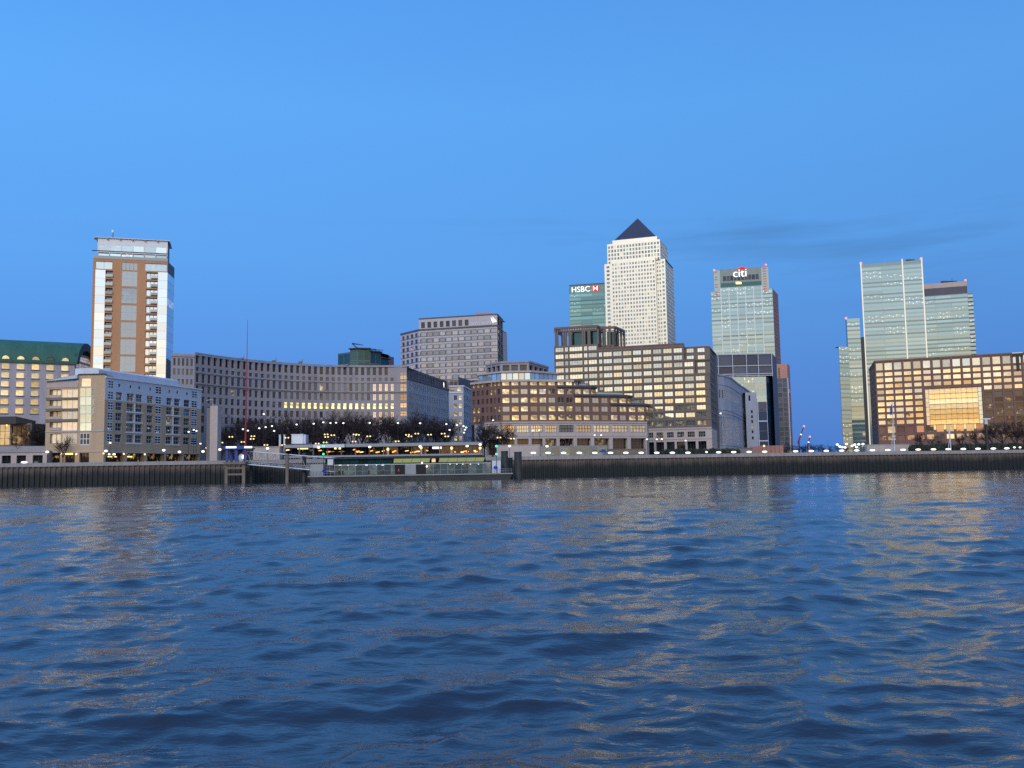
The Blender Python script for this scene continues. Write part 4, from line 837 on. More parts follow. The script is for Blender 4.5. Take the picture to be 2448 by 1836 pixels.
def pyramid_tower():
    a = V2(P(1446.5, 700, 930)); th = math.radians(20); t = Vector((math.cos(th), -math.sin(th))); n = Vector((t.y, -t.x))
    p1 = online(a, a + t * 60, 1592.5, 700)[0]; L = (p1 - a).length; z1 = P(1446, 632, 930).z; zmin = 112.; D = 46.
    b = Bld('pyramid_tower', 'tallest tower, pale stainless steel with a dark pyramid roof', (a.x, a.y, GZ))
    sx = lambda u, v=700: sz(a, p1, u, v)[0]
    fh = 4.06; x0, x1, x2, x3 = sx(1463), sx(1569.5), sx(1581.5), L
    def rows(zt, k0, k1): return [(zt - fh * (k + 1) + .55, zt - fh * (k + 1) + 2.75) for k in range(k0, k1)]
    nr = int((z1 - zmin) / fh); sp = W(G_['tower'], None, 1, 1, .1, .35)
    A = lambda s, d=0.: a + t * s - n * d
    zc = z1 + 2.3                                                              # centre bay rises a little higher
    b.facade(A(0), A(x0), zmin, z1, grid([(x0 * .3, x0 * .72)], rows(z1 - 1, 0, nr), sp), 'wall', M['steel'])
    b.facade(A(x0, -1.2), A(x1, -1.2), zmin, zc, grid(cells(15, .5, x1 - x0 - .5, .56), rows(zc - 1.6, 0, nr), sp), 'wall', M['steel'])
    b.blank([A(x0), A(x0, -1.2)], zmin, zc, 'wall', M['steel']); b.blank([A(x1, -1.2), A(x1, 2.2)], zmin, zc, 'wall', M['steel']); b.roof([A(x0, -1.2), A(x1, -1.2), A(x1, 3), A(x0, 3)], zc, 'terrace', M['steel'])
    b.facade(A(x1, 2.2), A(x2, 2.2), zmin, z1, grid(cells(2, .2, x2 - x1 - .2, .6), rows(z1 - 1, 0, nr), sp), 'wall', M['steel']); b.blank([A(x2, 2.2), A(x2)], zmin, z1, 'wall', M['steel'])
    b.facade(A(x2), A(L), zmin, z1, grid([((L - x2) * .25, (L - x2) * .72)], rows(z1 - 1, 0, nr), sp), 'wall', M['steel'])
    q1 = A(L, D); b.facade(A(L), q1, zmin, z1 - 2, grid(cells(14, 1, D - 1, .68), rows(z1 - 3, 0, nr - 1), W(G_['grey'], None, 1, 1, .1, .3)), 'side_wall', M['steel'])  # broad dull windows darken this flank in place of its shade
    b.blank([A(0, D), A(0)], zmin, z1, 'wall', M['steel']); b.blank([q1, A(0, D)], zmin, z1, 'wall', M['steel']); b.roof([A(0), A(L), q1, A(0, D)], z1 - .02, 'terrace', M['steel'])
    b.mb('lower_storeys').prism([A(.4, .4), A(L - .4, .4), A(L - .4, D - .4), A(.4, D - .4)], GZ, zmin + 1, M['steel'])
    # upper tier
    u0, u1, e = sx(1450.5, 600), sx(1577.5, 600), 2.; zu = P(1451, 584, 930).z; LU = u1 - u0
    b.facade(A(u0, e), A(u1, e), z1 - 3, zu, grid(cells(17, .5, LU - .5, .62), [(zu - 2.2 - 4.0 * k - 2.6, zu - 2.2 - 4. * k) for k in range(5)], W(G_['tower'], None, 1, 1, .1, .3)), 'upper_wall', M['steel'])
    b.facade(A(u1, e), A(u1, D - 2), z1 - 3, zu, grid(cells(12, 1, D - 5, .68), [(zu - 2.2 - 4.0 * k - 2.6, zu - 2.2 - 4. * k) for k in range(5)], W(G_['grey'], None, 1, 1, .1, .3)), 'upper_wall', M['steel'])  # same dull glazing, darkening the upper flank for shade
    b.blank([A(u1, D - 2), A(u0, D - 2), A(u0, e)], z1 - 3, zu, 'upper_wall', M['steel']); b.roof([A(u0, e), A(u1, e), A(u1, D - 2), A(u0, D - 2)], zu, 'terrace', M['steel'])
    f0, f1, ff = sx(1461.5, 580), sx(1569, 580), 5.; zf = zu + 4.2; b.blank([A(f0, ff), A(f1, ff), A(f1, D - 5), A(f0, D - 5), A(f0, ff)], zu, zf, 'fascia', M['steel']); b.roof([A(f0, ff), A(f1, ff), A(f1, D - 5), A(f0, D - 5)], zf, 'fascia', M['steel'])
    r = b.mb('pyramid_roof'); g = [A(f0 + 1.2, ff + 1), A(f1 - 1.2, ff + 1), A(f1 - 1.2, D - 6), A(f0 + 1.2, D - 6)]; c = (g[0] + g[2]) / 2; ap = P(1525.6, 522, c.y).z
    for p, q in zip(g, g[1:] + g[:1]): r.poly([(p.x, p.y, zf + .02), (q.x, q.y, zf + .02), (c.x, c.y, ap)], M['pyr'])
    b.finish(100, lambda w: (0 if w[4] > z1 - 75 else 1, R.random()))
pyramid_tower()
M['crownp'] = wall_mat('grey_green_panel', (.17, .23, .24), .4, .12)
def red_edged_tower():
    Y = 900.; p0 = V2(P(1701, 750, Y)); p1 = V2(P(1849, 750, Y - 14)); zt = P(1722, 645.5, Y).z; zs = P(1702, 698, Y).z; L = (p1 - p0).length; t = (p1 - p0) / L; n = Vector((t.y, -t.x)); z0 = 100.
    b = Bld('red_edged_tower', 'sage glass tower with red-lit shoulders and white lettering under a red arc', (p0.x, p0.y, GZ)); sx = lambda u, v=680: sz(p0, p1, u, v)[0]
    c0, c1, c2, c3 = sx(1707.5), sx(1722.5), sx(1820.5), sx(1838); A = lambda s, d=0.: p0 + t * s - n * d
    zk = P(1722, 690, Y).z; fh = 4.0
    k = int((zk - z0) / fh); rr = [(zk - fh * (j + 1) + .6, zk - fh * (j + 1) + 3.2) for j in range(k)]
    m0, m1 = A(c1 - .2, -.8), A(c2 + .2, -.8)
    b.facade(m0, m1, z0, zk, grid(cells(5, 0, c2 - c1 + .4, .97), rr, W(G_['sage'], None, 1, 1, .1, .15)), 'wall', M['sageband'], .15)
    for j in range(6): q = A(c1 + (c2 - c1) * j / 5, -1.0); b.mb('mullion').box((q.x, q.y, (z0 + zk) / 2), (.75, .4, zk - z0), M['white'], math.atan2(t.y, t.x))
    rs = [r for r in rr if r[1] < zs]
    b.facade(A(0), A(c1), z0, zs, grid([(.2, c1 - .4)], rs, W(G_['sage'], None, 1, 1, .1, .15)), 'wall', M['sageband'], .15); b.facade(A(c2), A(L), z0, zs, grid([(.4, L - c2 - .2)], rs, W(G_['sage'], None, 1, 1, .1, .15)), 'wall', M['sageband'], .15)
    b.facade(A(c0), A(c3), zs - .1, zt - .8, [], 'shoulder', M['sageband']); b.roof([A(0), A(L), A(L, 36), A(0, 36)], zs, 'roof', M['slate'])
    # crown
    zc = P(1722, 677, Y).z
    b.facade(m0, m1, zk, zt, grid(cells(10, 2.5, c2 - c1 - 2, .86), [(zk + 6.5, zk + 11.5)], W(G_['dark'], M['slate'], 1, 1, .2, .3)) + [(.3, c2 - c1, zk + .5, zk + 4.6, W(G_['tealdk'], None, 1, 1, .1, .2))], 'crown', M['crownp'], .3)
    b.roof([m0, m1, A(c2, 30), A(c1, 30)], zt, 'roof', M['slate']); b.blank([m1, A(c2, 30), A(c1, 30), m0], zs, zt, 'crown', M['slate']); b.blank([A(c3), A(c3, 30), A(c0, 30), A(c0)], zs, zt - .8, 'shoulder', M['slate'])
    s1 = V2(P(1864, 800, p1.y + 34)); b.facade(p1, s1, GZ, zs, grid(cells(4, .5, (s1 - p1).length - .5, .6), [(GZ + 3.9 * j + .8, GZ + 3.9 * j + 3.) for j in range(40)], W(G_['pinkp'], None, 1, 1, .1, .25)), 'side_wall', M['terra'], .25)
    b.blank([s1, A(L, 50), A(0, 50), A(0)], GZ, zs, 'side_wall', M['slate']); b.blank([A(0), A(L)], GZ, z0, 'wall', M['sageband'])
    root = b.finish(100)
    for u0, u1, v0, k, mt in ((1709, 1716, 650, 12, 0), (1825, 1833, 637, 12, 1)):
        for j in range(k):
            if mt == 0 and j % 3 == 1: continue
            z = P(1720, v0 + j * 6.0, Y).z; q0, q1 = A(sx(u0), -.3), A(sx(u1), -.3); d = MB(); d.prism([q0 + n * .3, q1 + n * .3, q1 - n * .2, q0 - n * .2], z - .8, z + .1, E_['redglow']); d.build('edge_light', root)
    d = MB(); q = A(sx(1751.5, 660), -1.2); w = text_mb(d, 'citi', q, t, P(1752, 666, Y).z, 11.5, E_['sign'], .3); sg = d.build('sign', root); d = MB()
    cx = sx(1774, 650); zz = P(1752, 652.5, Y).z
    def S(x, z): return (*(A(cx + x, -1.6)), zz + z)
    R0, R1 = 5.2, 4.1
    for j in range(10):
        a0, a1 = math.radians(20 + 14 * j), math.radians(34 + 14 * j)
        d.poly([S(R1 * math.cos(a1) * 1.05, R1 * math.sin(a1) * .7 - .6), S(R1 * math.cos(a0) * 1.05, R1 * math.sin(a0) * .7 - .6), S(R0 * math.cos(a0), R0 * math.sin(a0) * .9 - .6), S(R0 * math.cos(a1), R0 * math.sin(a1) * .9 - .6)][::-1], E_['signr'])
    d.build('emblem', sg)
    d = MB(); q = A(sx(1766, 680), -1.1); d.box((q.x, q.y, P(1766, 680, Y).z), (5.5, .3, 2.2), E_['neon']); d.build('lit_window', root)
    for u, v in ((1831, 633), (1707.5, 646)): d = MB(); q = P(u, v, Y - 5); d.ball(q, .9, E_['redl']); d.build('beacon', root)
red_edged_tower()
def right_towers():
    def tw(name, label, u0, v0, u1, v1, Y, fh, n, depth, z0=70., glass='sage', spand='sageband', top=None):
        a = P(u0, v0, Y); zt = a.z; c = Z(u1, v1, zt); p0, p1 = V2(a), V2(c)
        b = Bld(name, label, (p0.x, p0.y, GZ)); zz = zt - (top or 3.)
        ribbon(b, p0, p1, z0, zz, fh, n, G_[glass], M[spand], fill=.62); b.blank([p0, p1], GZ, z0, 'wall', M[spand])
        if top: b.blank([p0, p1], zz, zt - 4.5, 'crown', M['slate']); b.blank([p0, p1], zt - 4.5, zt, 'crown', M['stone_p'])
        else: b.facade(p0, p1, zz, zt, [], 'crown', M[spand])
        box_back(b, p0, p1, depth, GZ, zt, 'side_wall', M[spand]); return b, p0, p1, zt
    b, p0, p1, zt = tw('glass_tower', 'tall sage glass tower with three white vertical light strips', 2057, 632, 2204, 621, 800., 3.55, 3, 5)
    t = (p1 - p0).normalized(); n = Vector((t.y, -t.x)); L = (p1 - p0).length
    # dark zigzag annex on its left flank
    an = b.mb('annex'); za = P(2050, 815, 800).z; o = V2(P(2068, 850, 776))
    for j in range(18):
        z = za - j * (za - GZ) / 18; w = 7.4 if j % 2 else 6.2; an.prism([o - t * w + n * .2, o, o + inward(p0, p1, 14), o - t * w + inward(p0, p1, 14)], z - (za - GZ) / 18, z, M['dkmetal'])
    root = b.finish(100)
    for s in (.25, sz(p0, p1, 2157.5, 640)[0], L - .3): d = MB(); q = p0 + t * s + n * .35; d.box((q.x, q.y, (GZ + zt) / 2 + 3), (.95, .5, zt - GZ - 2), E_['strip'], math.atan2(t.y, t.x)); d.build('light_strip', root)
    for s in (.4, L - .6): d = MB(); q = p0 + t * s; d.ball((q.x, q.y, zt + .9), 1.0, E_['redl']); d.build('beacon', root)
    d = MB(); q = p0 + t * (L * .82) - n * 3; d.box((q.x, q.y, zt + .8), (7, 2, 1.4), M['dkmetal']); d.build('roof_plant', b.objs['roof'])
    b, p0, p1, zt = tw('glass_office_tower', 'shorter sage glass tower with black top band, right of the strip-lit tower', 2196, 680.5, 2311, 671.5, 850., 3.75, 3, 12, top=11.5)
    t = (p1 - p0).normalized(); n = Vector((t.y, -t.x)); z = P(2318, 708, 850).z; q0, q1 = p1 + inward(p0, p1, 2.5), p1 + t * 4.6 + inward(p0, p1, 2.5)
    ribbon(b, q0, q1, 70., z, 3.75, 1, G_['sage'], M['slate'], part='shoulder'); b.blank([q1, q1 + inward(p0, p1, 8)], 70, z, 'shoulder', M['slate']); b.roof([q0, q1, q1 + inward(p0, p1, 8), q0 + inward(p0, p1, 8)], z, 'roof', M['slate']); b.blank([q0, q1], GZ, 70, 'shoulder', M['slate'])
    root = b.finish(100); d = MB(); q = p0 + t * 26 - n * 4; d.box((q.x, q.y, zt + 1), (14, 2, 1.6), M['dkmetal']); d.tube([(q.x + 3, q.y, zt + 1), (q.x + 3, q.y, zt + 4.5)], .2, M['dkmetal'], 5); d.build('roof_plant', b.objs['roof'])
    d = MB(); q = p1 - t; d.ball((q.x, q.y, zt + .8), .8, E_['redl']); d.build('beacon', root)
    b, p0, p1, zt = tw('stepped_glass_tower', 'lower stepped pale glass tower on the right edge of the sky gap', 2024, 762, 2055, 760.5, 778., 3.6, 1, 8, z0=GZ + 4)
    t = (p1 - p0).normalized(); z = P(2007, 829, 776).z; q0, q1 = V2(P(2008, 900, 774)), p0 - inward(p0, p1, 2)
    ribbon(b, q0, q1, GZ + 4, z, 3.6, 1, G_['sage'], M['sageband'], part='lower_wing'); b.roof([q0, q1, q1 + Vector((0, 10)), q0 + Vector((0, 10))], z, 'roof', M['slate']); b.blank([q1, p0 + Vector((0, 1))], GZ, z, 'lower_wing', M['slate']); b.blank([q0 + Vector((3, 9)), q0], GZ, z, 'lower_wing', M['terra'])
    root = b.finish(100); d = MB(); q = p0; d.ball((q.x - .5, q.y, zt + .5), .9, E_['redl']); d.build('beacon', root)
right_towers()
# ================= red granite office block on the right
def granite_block():
    a = P(2091, 864, 450); zt = a.z; c = Z(2448, 843, zt); p0 = V2(a); p1 = online(a, c, 2600, 840)[0]; L = (p1 - p0).length; t = (p1 - p0) / L; n = Vector((t.y, -t.x))
    b = Bld('red_granite_office', 'red granite office grid glowing amber around a large glazed atrium, far right', (p0.x, p0.y, GZ))
    SX = lambda x, y: sz(p0, p1, 1948 + x / 4.424, n1(y))[0]; SZ = lambda y, x=880: sz(p0, p1, 1948 + x / 4.424, n1(y))[1]
    cols = [(645, 716), (735, 815), (835, 914), (937, 1014), (1040, 1118), (1143, 1220), (1247, 1326), (1352, 1432), (1457, 1537), (1563, 1643), (1668, 1749), (1775, 1857), (1882, 1964), (1990, 2072), (2100, 2182)]
    cs = [(SX(x0, 330), SX(x1, 330)) for x0, x1 in cols]; w = cs[-1][1] - cs[-1][0]; pit = cs[-1][0] - cs[-2][0]
    while cs[-1][1] + pit < L - 1: cs.append((cs[-1][0] + pit, cs[-1][1] + pit))
    rz = [(SZ(e), SZ(s)) for s, e in ((290, 368), (390, 430), (450, 494), (515, 556), (580, 621), (645, 686), (707, 751), (771, 814), (836, 880), (903, 946))]
    lz = [(SZ(1040), SZ(966)), (SZ(1115), SZ(1062))]
    at = (SX(1163, 575), SX(1762, 560), SZ(1010, 1160), SZ(578, 1160)); ops = []
    fr = M['redg']
    for j, (s0, s1) in enumerate(cs):
        for k, (za, zb) in enumerate(rz):
            if s1 > at[0] and s0 < at[1] and za < at[3]: continue
            g = G_['office'] if k == 0 else G_['warm'] if s0 < at[1] or k < 5 else G_['shop']  # lower rows right of the atrium: dark reflections set by darker glass
            ops.append((s0, s1, za, zb, W(g, fr, 1, 1, .06, .5)))
        for k, (za, zb) in enumerate(lz):
            g = G_['pinkp'] if j in (0, 2, 3, 4, 10) else G_['warm'] if j < 11 else G_['shop']
            ops.append((s0, s1, za, zb, W(g, fr, 1, 1, .12, .4)))
    s0, s1, za, zb = at; nb = 7
    ops.append((s0, s0 + 1.6, za, zb, W(G_['cream'], fr, 1, 9, .12, .6))); ops.append((s1 - 1.6, s1, za, zb, W(G_['mint'], fr, 1, 9, .12, .6)))
    for k in range(8): ops.append((s0 + 1.6, s1 - 1.6, za + (zb - za) * k / 8 + (0 if k == 0 else .02), za + (zb - za) * (k + 1) / 8, W(G_['atrium'], M['wood'], 9, 1, .1, 1.0, 'atrium_glazing')))
    b.facade(p0, p1, GZ, zt, ops, 'wall', M['redg'], .5)
    b.band(p0, p1, zt - .35, zt + .35, .35, 'cornice', M['redg'], .3)
    A = lambda s: p0 + t * s
    for j in range(len(cs) - 1):
        x = (cs[j][1] + cs[j + 1][0]) / 2
        for z0, z1 in (((GZ, zt - .4),) if not (at[0] - .5 < x < at[1] + .5) else ((at[3] + .3, zt - .4),)): b.band(A(x - .3), A(x + .3), z0, z1, .3, 'pier', M['redg'], .02)
    q0 = V2(P(2081, 950, p0.y + 42)); LS = (p0 - q0).length
    b.facade(q0, p0, GZ, zt, grid(cells(8, 1, LS - 1, .6), [(a_, e) for a_, e in rz], W(G_['warm'], None, 1, 1, .1, .4)), 'side_wall', M['redg'], .4); b.band(q0, p0, zt - .35, zt + .35, .3, 'cornice', M['redg'], .3)
    bk = [p1 - n * 40, q0 - n * 2]; b.blank([p1] + bk + [q0], GZ, zt, 'side_wall', M['redg']); b.roof([p0, p1] + bk + [q0], zt, 'roof', M['slate'])
    root = b.finish(100, lambda w: (0 if 'atrium' in w[6][0].name else 1, (w[0] - p0).length // 12, R.random()))
    s, z = sz(p0, p1, 2433, 866); d = MB(); q = A(s) + n * .7; rz_ = math.atan2(t.y, t.x)
    d.box((q.x, q.y, z - .2), (1.2, .5, 6.5), M['post'], rz_); d.box((q.x, q.y, z + 3.3), (4.4, .5, 1.0), M['post'], rz_); d.box((q.x, q.y - .1, z + 4.3), (4.4, .5, .45), M['white'], rz_); d.build('window_cleaning_cradle', root)
granite_block()
# ================= river wall, promenade, water
wa, wb = V2(P(0, 1120, 278)), V2(P(2448, 1085, 337)); wt = (wb - wa).normalized(); wn = Vector((wt.y, -wt.x))
def wall_at(u, off=0.):
    """plan point on the wall line (pushed inland by off) under pixel column u"""
    return online(wa - wn * off, wb - wn * off, u, 1090)[0]
def river_wall():
    c = wa + wt * 150; root = empty('river_wall', (c.x, c.y, 0)); tag(root, 'long sheet-piled river wall with pale coping and dark tide-stained lower half', 'wall')
    m, t, N, L = nt('tide_stained_piling'); tc = node(t, 'ShaderNodeTexCoord'); sx = node(t, 'ShaderNodeSeparateXYZ', ins={0: tc.outputs['Object']})
    nz = node(t, 'ShaderNodeTexNoise', ins={'Vector': node(t, 'ShaderNodeMapping', ins={'Vector': tc.outputs['Object'], 'Scale': (.7, .7, .16)}).outputs[0], 'Scale': .55, 'Detail': 7., 'Roughness': .7})
    h = math_n(t, 'ADD', sx.outputs['Z'], math_n(t, 'MULTIPLY', math_n(t, 'SUBTRACT', nz.outputs[0], .5), 4.6))
    cr = node(t, 'ShaderNodeValToRGB', ins={'Fac': math_n(t, 'DIVIDE', h, 6.)}); e = cr.color_ramp.elements
    e[0].position = .0; e[0].color = (.004, .008, .011, 1); e[1].position = .85; e[1].color = (.095, .074, .068, 1)
    for p, c_ in ((.5, (.006, .011, .014, 1)), (.64, (.034, .029, .028, 1))): x = e.new(p); x.color = c_
    node(t, 'ShaderNodeOutputMaterial', ins={'Surface': node(t, 'ShaderNodeBsdfPrincipled', ins={'Base Color': cr.outputs[0], 'Roughness': .7}).outputs[0]})
    b = MB(); x = -150.; pts = []
    while x < 620: pts += [(x, 0), (x + .55, 0), (x + .75, .35), (x + 1.3, .35)]; x += 1.5
    for (x0, d0), (x1, d1) in zip(pts, pts[1:]):
        a, e_ = wa + wt * x0 - wn * d0, wa + wt * x1 - wn * d1; b.poly([(a.x, a.y, -3), (e_.x, e_.y, -3), (e_.x, e_.y, 5.8), (a.x, a.y, 5.8)], m)
    b.build('sheet_piling', root)
    b = MB(); s, e_ = wa - wt * 150, wa + wt * 620
    b.prism([s + wn * .25, e_ + wn * .25, e_ - wn * 1.0, s - wn * 1.0], 5.8, 6.95, wall_mat('pale_coping_concrete', (.27, .255, .265), .85, .25, scale=.6)); b.build('coping', root)
    gr = MB(); i = -wn
    a0, a1 = wa - wt * 150 + i * .9, wa + wt * 620 + i * .9
    gr.poly([(a0.x, a0.y, GZ), (a1.x, a1.y, GZ), (2600, 4200, GZ), (-2600, 4200, GZ)], wall_mat('paving', (.16, .155, .16), .85, .2, streak=False)); tag(gr.build('ground'), kind='structure')
river_wall()
# ---- river surface
def water():
    m, t, N, L = nt('river_water'); tc = node(t, 'ShaderNodeTexCoord')
    mp = node(t, 'ShaderNodeMapping', ins={'Vector': tc.outputs['Object'], 'Scale': (.55, 1., 1.), 'Rotation': (0, 0, .18)})
    n1_ = node(t, 'ShaderNodeTexNoise', ins={'Vector': mp.outputs[0], 'Scale': 1.9, 'Detail': 4., 'Roughness': .6}); n2 = node(t, 'ShaderNodeTexNoise', ins={'Vector': mp.outputs[0], 'Scale': 7., 'Detail': 3.})
    n3 = node(t, 'ShaderNodeTexNoise', ins={'Vector': mp.outputs[0], 'Scale': 19., 'Detail': 2.})
    hs = math_n(t, 'ADD', math_n(t, 'ADD', math_n(t, 'MULTIPLY', n1_.outputs[0], .8), math_n(t, 'MULTIPLY', n2.outputs[0], .45)), math_n(t, 'MULTIPLY', n3.outputs[0], .13))
    bp = node(t, 'ShaderNodeBump', ins={'Height': hs, 'Strength': 1., 'Distance': .03})
    b = node(t, 'ShaderNodeBsdfPrincipled', ins={'Base Color': (.020, .027, .042, 1), 'Roughness': .07, 'IOR': 1.39, 'Normal': bp.outputs[0]})
    node(t, 'ShaderNodeOutputMaterial', ins={'Surface': b.outputs[0]})
    rng = np.random.default_rng(5)
    nr, nc = 760, 820; k = (360 / 3.2) ** (1 / (nr - 1)); ys = 3.2 * k ** np.arange(nr); u = np.linspace(-1, 1, nc)
    Yg = np.repeat(ys[:, None], nc, 1); Xg = u[None, :] * (.95 * Yg + 12); step = Yg * (k - 1) * 1.0; stepx = (.95 * Yg + 12) * 2 / nc
    H = np.zeros_like(Xg); DX = np.zeros_like(Xg); DY = np.zeros_like(Xg)
    for i in range(230):
        lam = math.exp(rng.uniform(math.log(.28), math.log(7.))); th = rng.normal(0, .38 if lam > 2 else .7) + (.16 if lam > 2 else .3); kx, ky = math.sin(th), -math.cos(th); kk = 2 * math.pi / lam
        A = .0088 * lam ** .80 * (.58 if lam < 1.2 else .53 if lam < 2.2 else .50) * rng.uniform(.6, 1.3) * .5; ph = rng.uniform(0, 6.28)
        ls = abs(ky) * step + abs(kx) * stepx; fade = np.clip((lam / np.maximum(ls, 1e-6) - 2.2) / 2.5, 0, 1)
        a = kk * (kx * Xg + ky * Yg) + ph; H += A * fade * np.cos(a); DX -= kx * A * fade * np.sin(a); DY -= ky * A * fade * np.sin(a)
    # gusts: patches of rougher and calmer water
    g = 1 + .35 * np.sin(Xg * .05 + 1.3 * np.sin(Yg * .031)) * np.sin(Yg * .043 + .6 * np.sin(Xg * .021))
    edge = np.clip((1 - np.abs(u)) / .06, 0, 1)[None, :] * np.clip((Yg - 3.2) / 3., 0, 1); DX *= edge; DY *= edge
    H *= g * edge; V = np.stack([Xg + DX * 1.25, Yg + DY * 1.25, H], -1).reshape(-1, 3)
    me = bpy.data.meshes.new('water'); idx = np.arange(nr * nc).reshape(nr, nc)
    q = np.stack([idx[:-1, :-1], idx[:-1, 1:], idx[1:, 1:], idx[1:, :-1]], -1).reshape(-1, 4)
    me.vertices.add(len(V)); me.vertices.foreach_set('co', V.astype(np.float32).ravel()); me.loops.add(q.size); me.loops.foreach_set('vertex_index', q.ravel().astype(np.int32))
    me.polygons.add(len(q)); me.polygons.foreach_set('loop_start', np.arange(0, q.size, 4, dtype=np.int32)); me.polygons.foreach_set('use_smooth', np.ones(len(q), bool)); me.update(calc_edges=True); me.validate()
    me.materials.append(m); o = bpy.data.objects.new('water', me); COL.objects.link(o); tag(o, kind='structure')
    w = MB(); e0, e1, yf = .95 * 3.2 + 12, .95 * 360 + 12, 360.   # calm water beyond the rippled reach, meeting it edge to edge
    w.poly([(-1500, -160, 0), (1500, -160, 0), (e0, 3.2, 0), (-e0, 3.2, 0)], m); w.poly([(1500, -160, 0), (1500, 600, 0), (e1, yf, 0), (e0, 3.2, 0)], m); w.poly([(-1500, 600, 0), (-1500, -160, 0), (-e0, 3.2, 0), (-e1, yf, 0)], m); tag(w.build('river'), kind='structure')
water()
# ---- the bank behind the viewer: unseen blocks for its buildings and trees, mirrored in lower windows
def far_bank():
    b = MB(); mt = wall_mat('far_bank_blocks', (.03, .03, .035), .9, .3); x = -700.; r = random.Random(3)
    while x < 700:
        w = r.uniform(9, 26); h = r.uniform(9, 17)
        if -330 < x < -215: h = r.uniform(58, 70)
        elif -215 <= x < -150: h = r.uniform(50, 58)
        elif -150 <= x < -95: h = r.uniform(38, 48)
        if 300 < x < 470: h = r.uniform(62, 80)
        s = .75
        b.hexa([(x - 1, -172, -1), (x + w + 1, -172, -1), (x + w + 1, -150, -1), (x - 1, -150, -1)][::1], [(x + w * .1, -168, h), (x + w * .9, -168, h * r.uniform(.9, 1)), (x + w * .9, -155, h * r.uniform(.85, 1)), (x + w * .1, -155, h * r.uniform(.8, 1))], mt); x += w
    tag(b.build('opposite_bank'), kind='structure')
far_bank()
# ================= lamps
ORD = 'first second third fourth fifth sixth seventh eighth ninth tenth eleventh twelfth thirteenth fourteenth fifteenth sixteenth seventeenth eighteenth nineteenth twentieth'.split()
def od(i): return ORD[i] if i < 20 else ('twenty-' + ORD[i - 20] if i < 29 else 'thirtieth' if i == 29 else 'thirty-' + ORD[i - 30] if i < 39 else 'fortieth' if i == 39 else 'forty-' + ORD[i - 40])
def lamp_proto(name, h, kind, mat, r):
    """street lamp standing at the origin, head centre at height h"""
    root = empty(name, (0, 0, 0)); p = MB(); p.tube([(0, 0, 0), (0, 0, .5), (0, 0, h - .1)], [.14, .08, .06], M['post'], 6); p.build('post', root)
    if kind == 'dish':
        d = MB(); d.ball((0, 0, h), r, E_[mat], r * .36, 12, 6); hd = d.build('lamp_head', root); c = MB(); c.tube([(0, 0, h + r * .34), (0, 0, h + r * .5)], [r * .8, r * .1], M['post'], 10); c.build('cap', hd)
    elif kind == 'globe':
        d = MB(); d.ball((0, 0, h), r, E_[mat], r * .72, 10, 7); hd = d.build('lamp_head', root); c = MB(); c.tube([(0, 0, h + r * .66), (0, 0, h + r * .9)], [r * .5, r * .15], M['post'], 8); c.build('cap', hd)
    elif kind == 'twin':
        a = MB(); a.tube([(-r * 1.9, 0, h - .25), (0, 0, h - .45), (r * 1.9, 0, h - .25)], .05, M['post'], 5); a.build('arm', root)
        for s in (-1, 1): d = MB(); d.ball((s * r * 1.75, 0, h), r, E_[mat], r * .8, 8, 6); d.build('lamp_head', root)
    return root
def lamps(name, pts, kind, mat, r, Yf, label, cat, group):
    """pts: pixel positions of the heads"""
    cache = {}
    for i, (u, v, *o) in enumerate(sorted(pts)):
        Y = o[0] if o else (Yf(u) if callable(Yf) else Yf); q = P(u, v, Y); hgt = round((q.z - GZ) * 2) / 2
        hgt = max(hgt, 1.2); lab = label.replace('#', od(i))
        if hgt not in cache:
            pr = lamp_proto(name, hgt, kind, mat, r); cache[hgt] = pr; tag(pr, lab, cat, group); pr.location = (q.x, q.y, q.z - hgt); KIDS.pop(pr.name, None)
        else: dup(cache[hgt], (q.x, q.y, q.z - hgt), 0, 1, lab, group)
prom = [1275, 1310.2, 1347.5, 1384.8, 1422, 1459.4, 1496.2, 1532.8, 1570, 1607.4, 1644.7, 1718, 1754, 1790.8, 1828, 1901.9, 1939.4, 1975.4, 2012, 2048, 2085.7, 2122.5, 2159, 2195, 2231.5, 2266.7, 2302.9, 2338, 2374.8, 2406.9]
vv = lambda u: 1082.6 - (u - 1275) * .0006 - max(0, u - 1640) * .0132
lamps('promenade_lamp', [(u, vv(u)) for u in prom], 'dish', 'lamp', .92, lambda u: wall_at(u, 3.)[1], 'white saucer lamp behind river wall, # to the right of the pier', 'lamp', 'saucer lamps along the promenade')
lamps('short_lamp', [(1689, 1080.6), (2425, 1069.5), (2438.5, 1069.5)], 'globe', 'lamp', .42, lambda u: wall_at(u, 5.)[1], 'small white lamp between the saucer lamps on the right, # from left', 'lamp', 'small lamps along the promenade')
c2 = lambda x, y: (x / 4.424, n1(y)); c3 = lambda x, y: (400 + x / 4.424, n1(y)); c4 = lambda x, y: (850 + x / 4.424, n1(y)); c5 = lambda x, y: (1300 + x / 4.424, n1(y)); c6 = lambda x, y: (1750 + x / 4.424, n1(y))
lamps('globe_lamp', [c2(500, 1240), c2(1120, 1230), c2(1732, 1222), c2(1898, 1240), c2(2147, 1235), c3(555, 1215), c3(1060, 1203), c3(1600, 1193), c4(150, 1187), c4(683, 1182), c4(1180, 1178), c4(1318, 1162), c4(1628, 1178), c4(2025, 1180)], 'globe', 'lamp', .5, lambda u: wall_at(u, 5. if u < 520 else 7.)[1], 'glowing globe lamp on the promenade, # from the left end of the river wall', 'lamp', 'globe lamps on the promenade')
lamps('low_lamp', [c2(255, 1350)], 'dish', 'lamp', .9, lambda u: wall_at(u, 1.6)[1], 'low flat white lamp in front of the grey arches, far left', 'lamp', None)
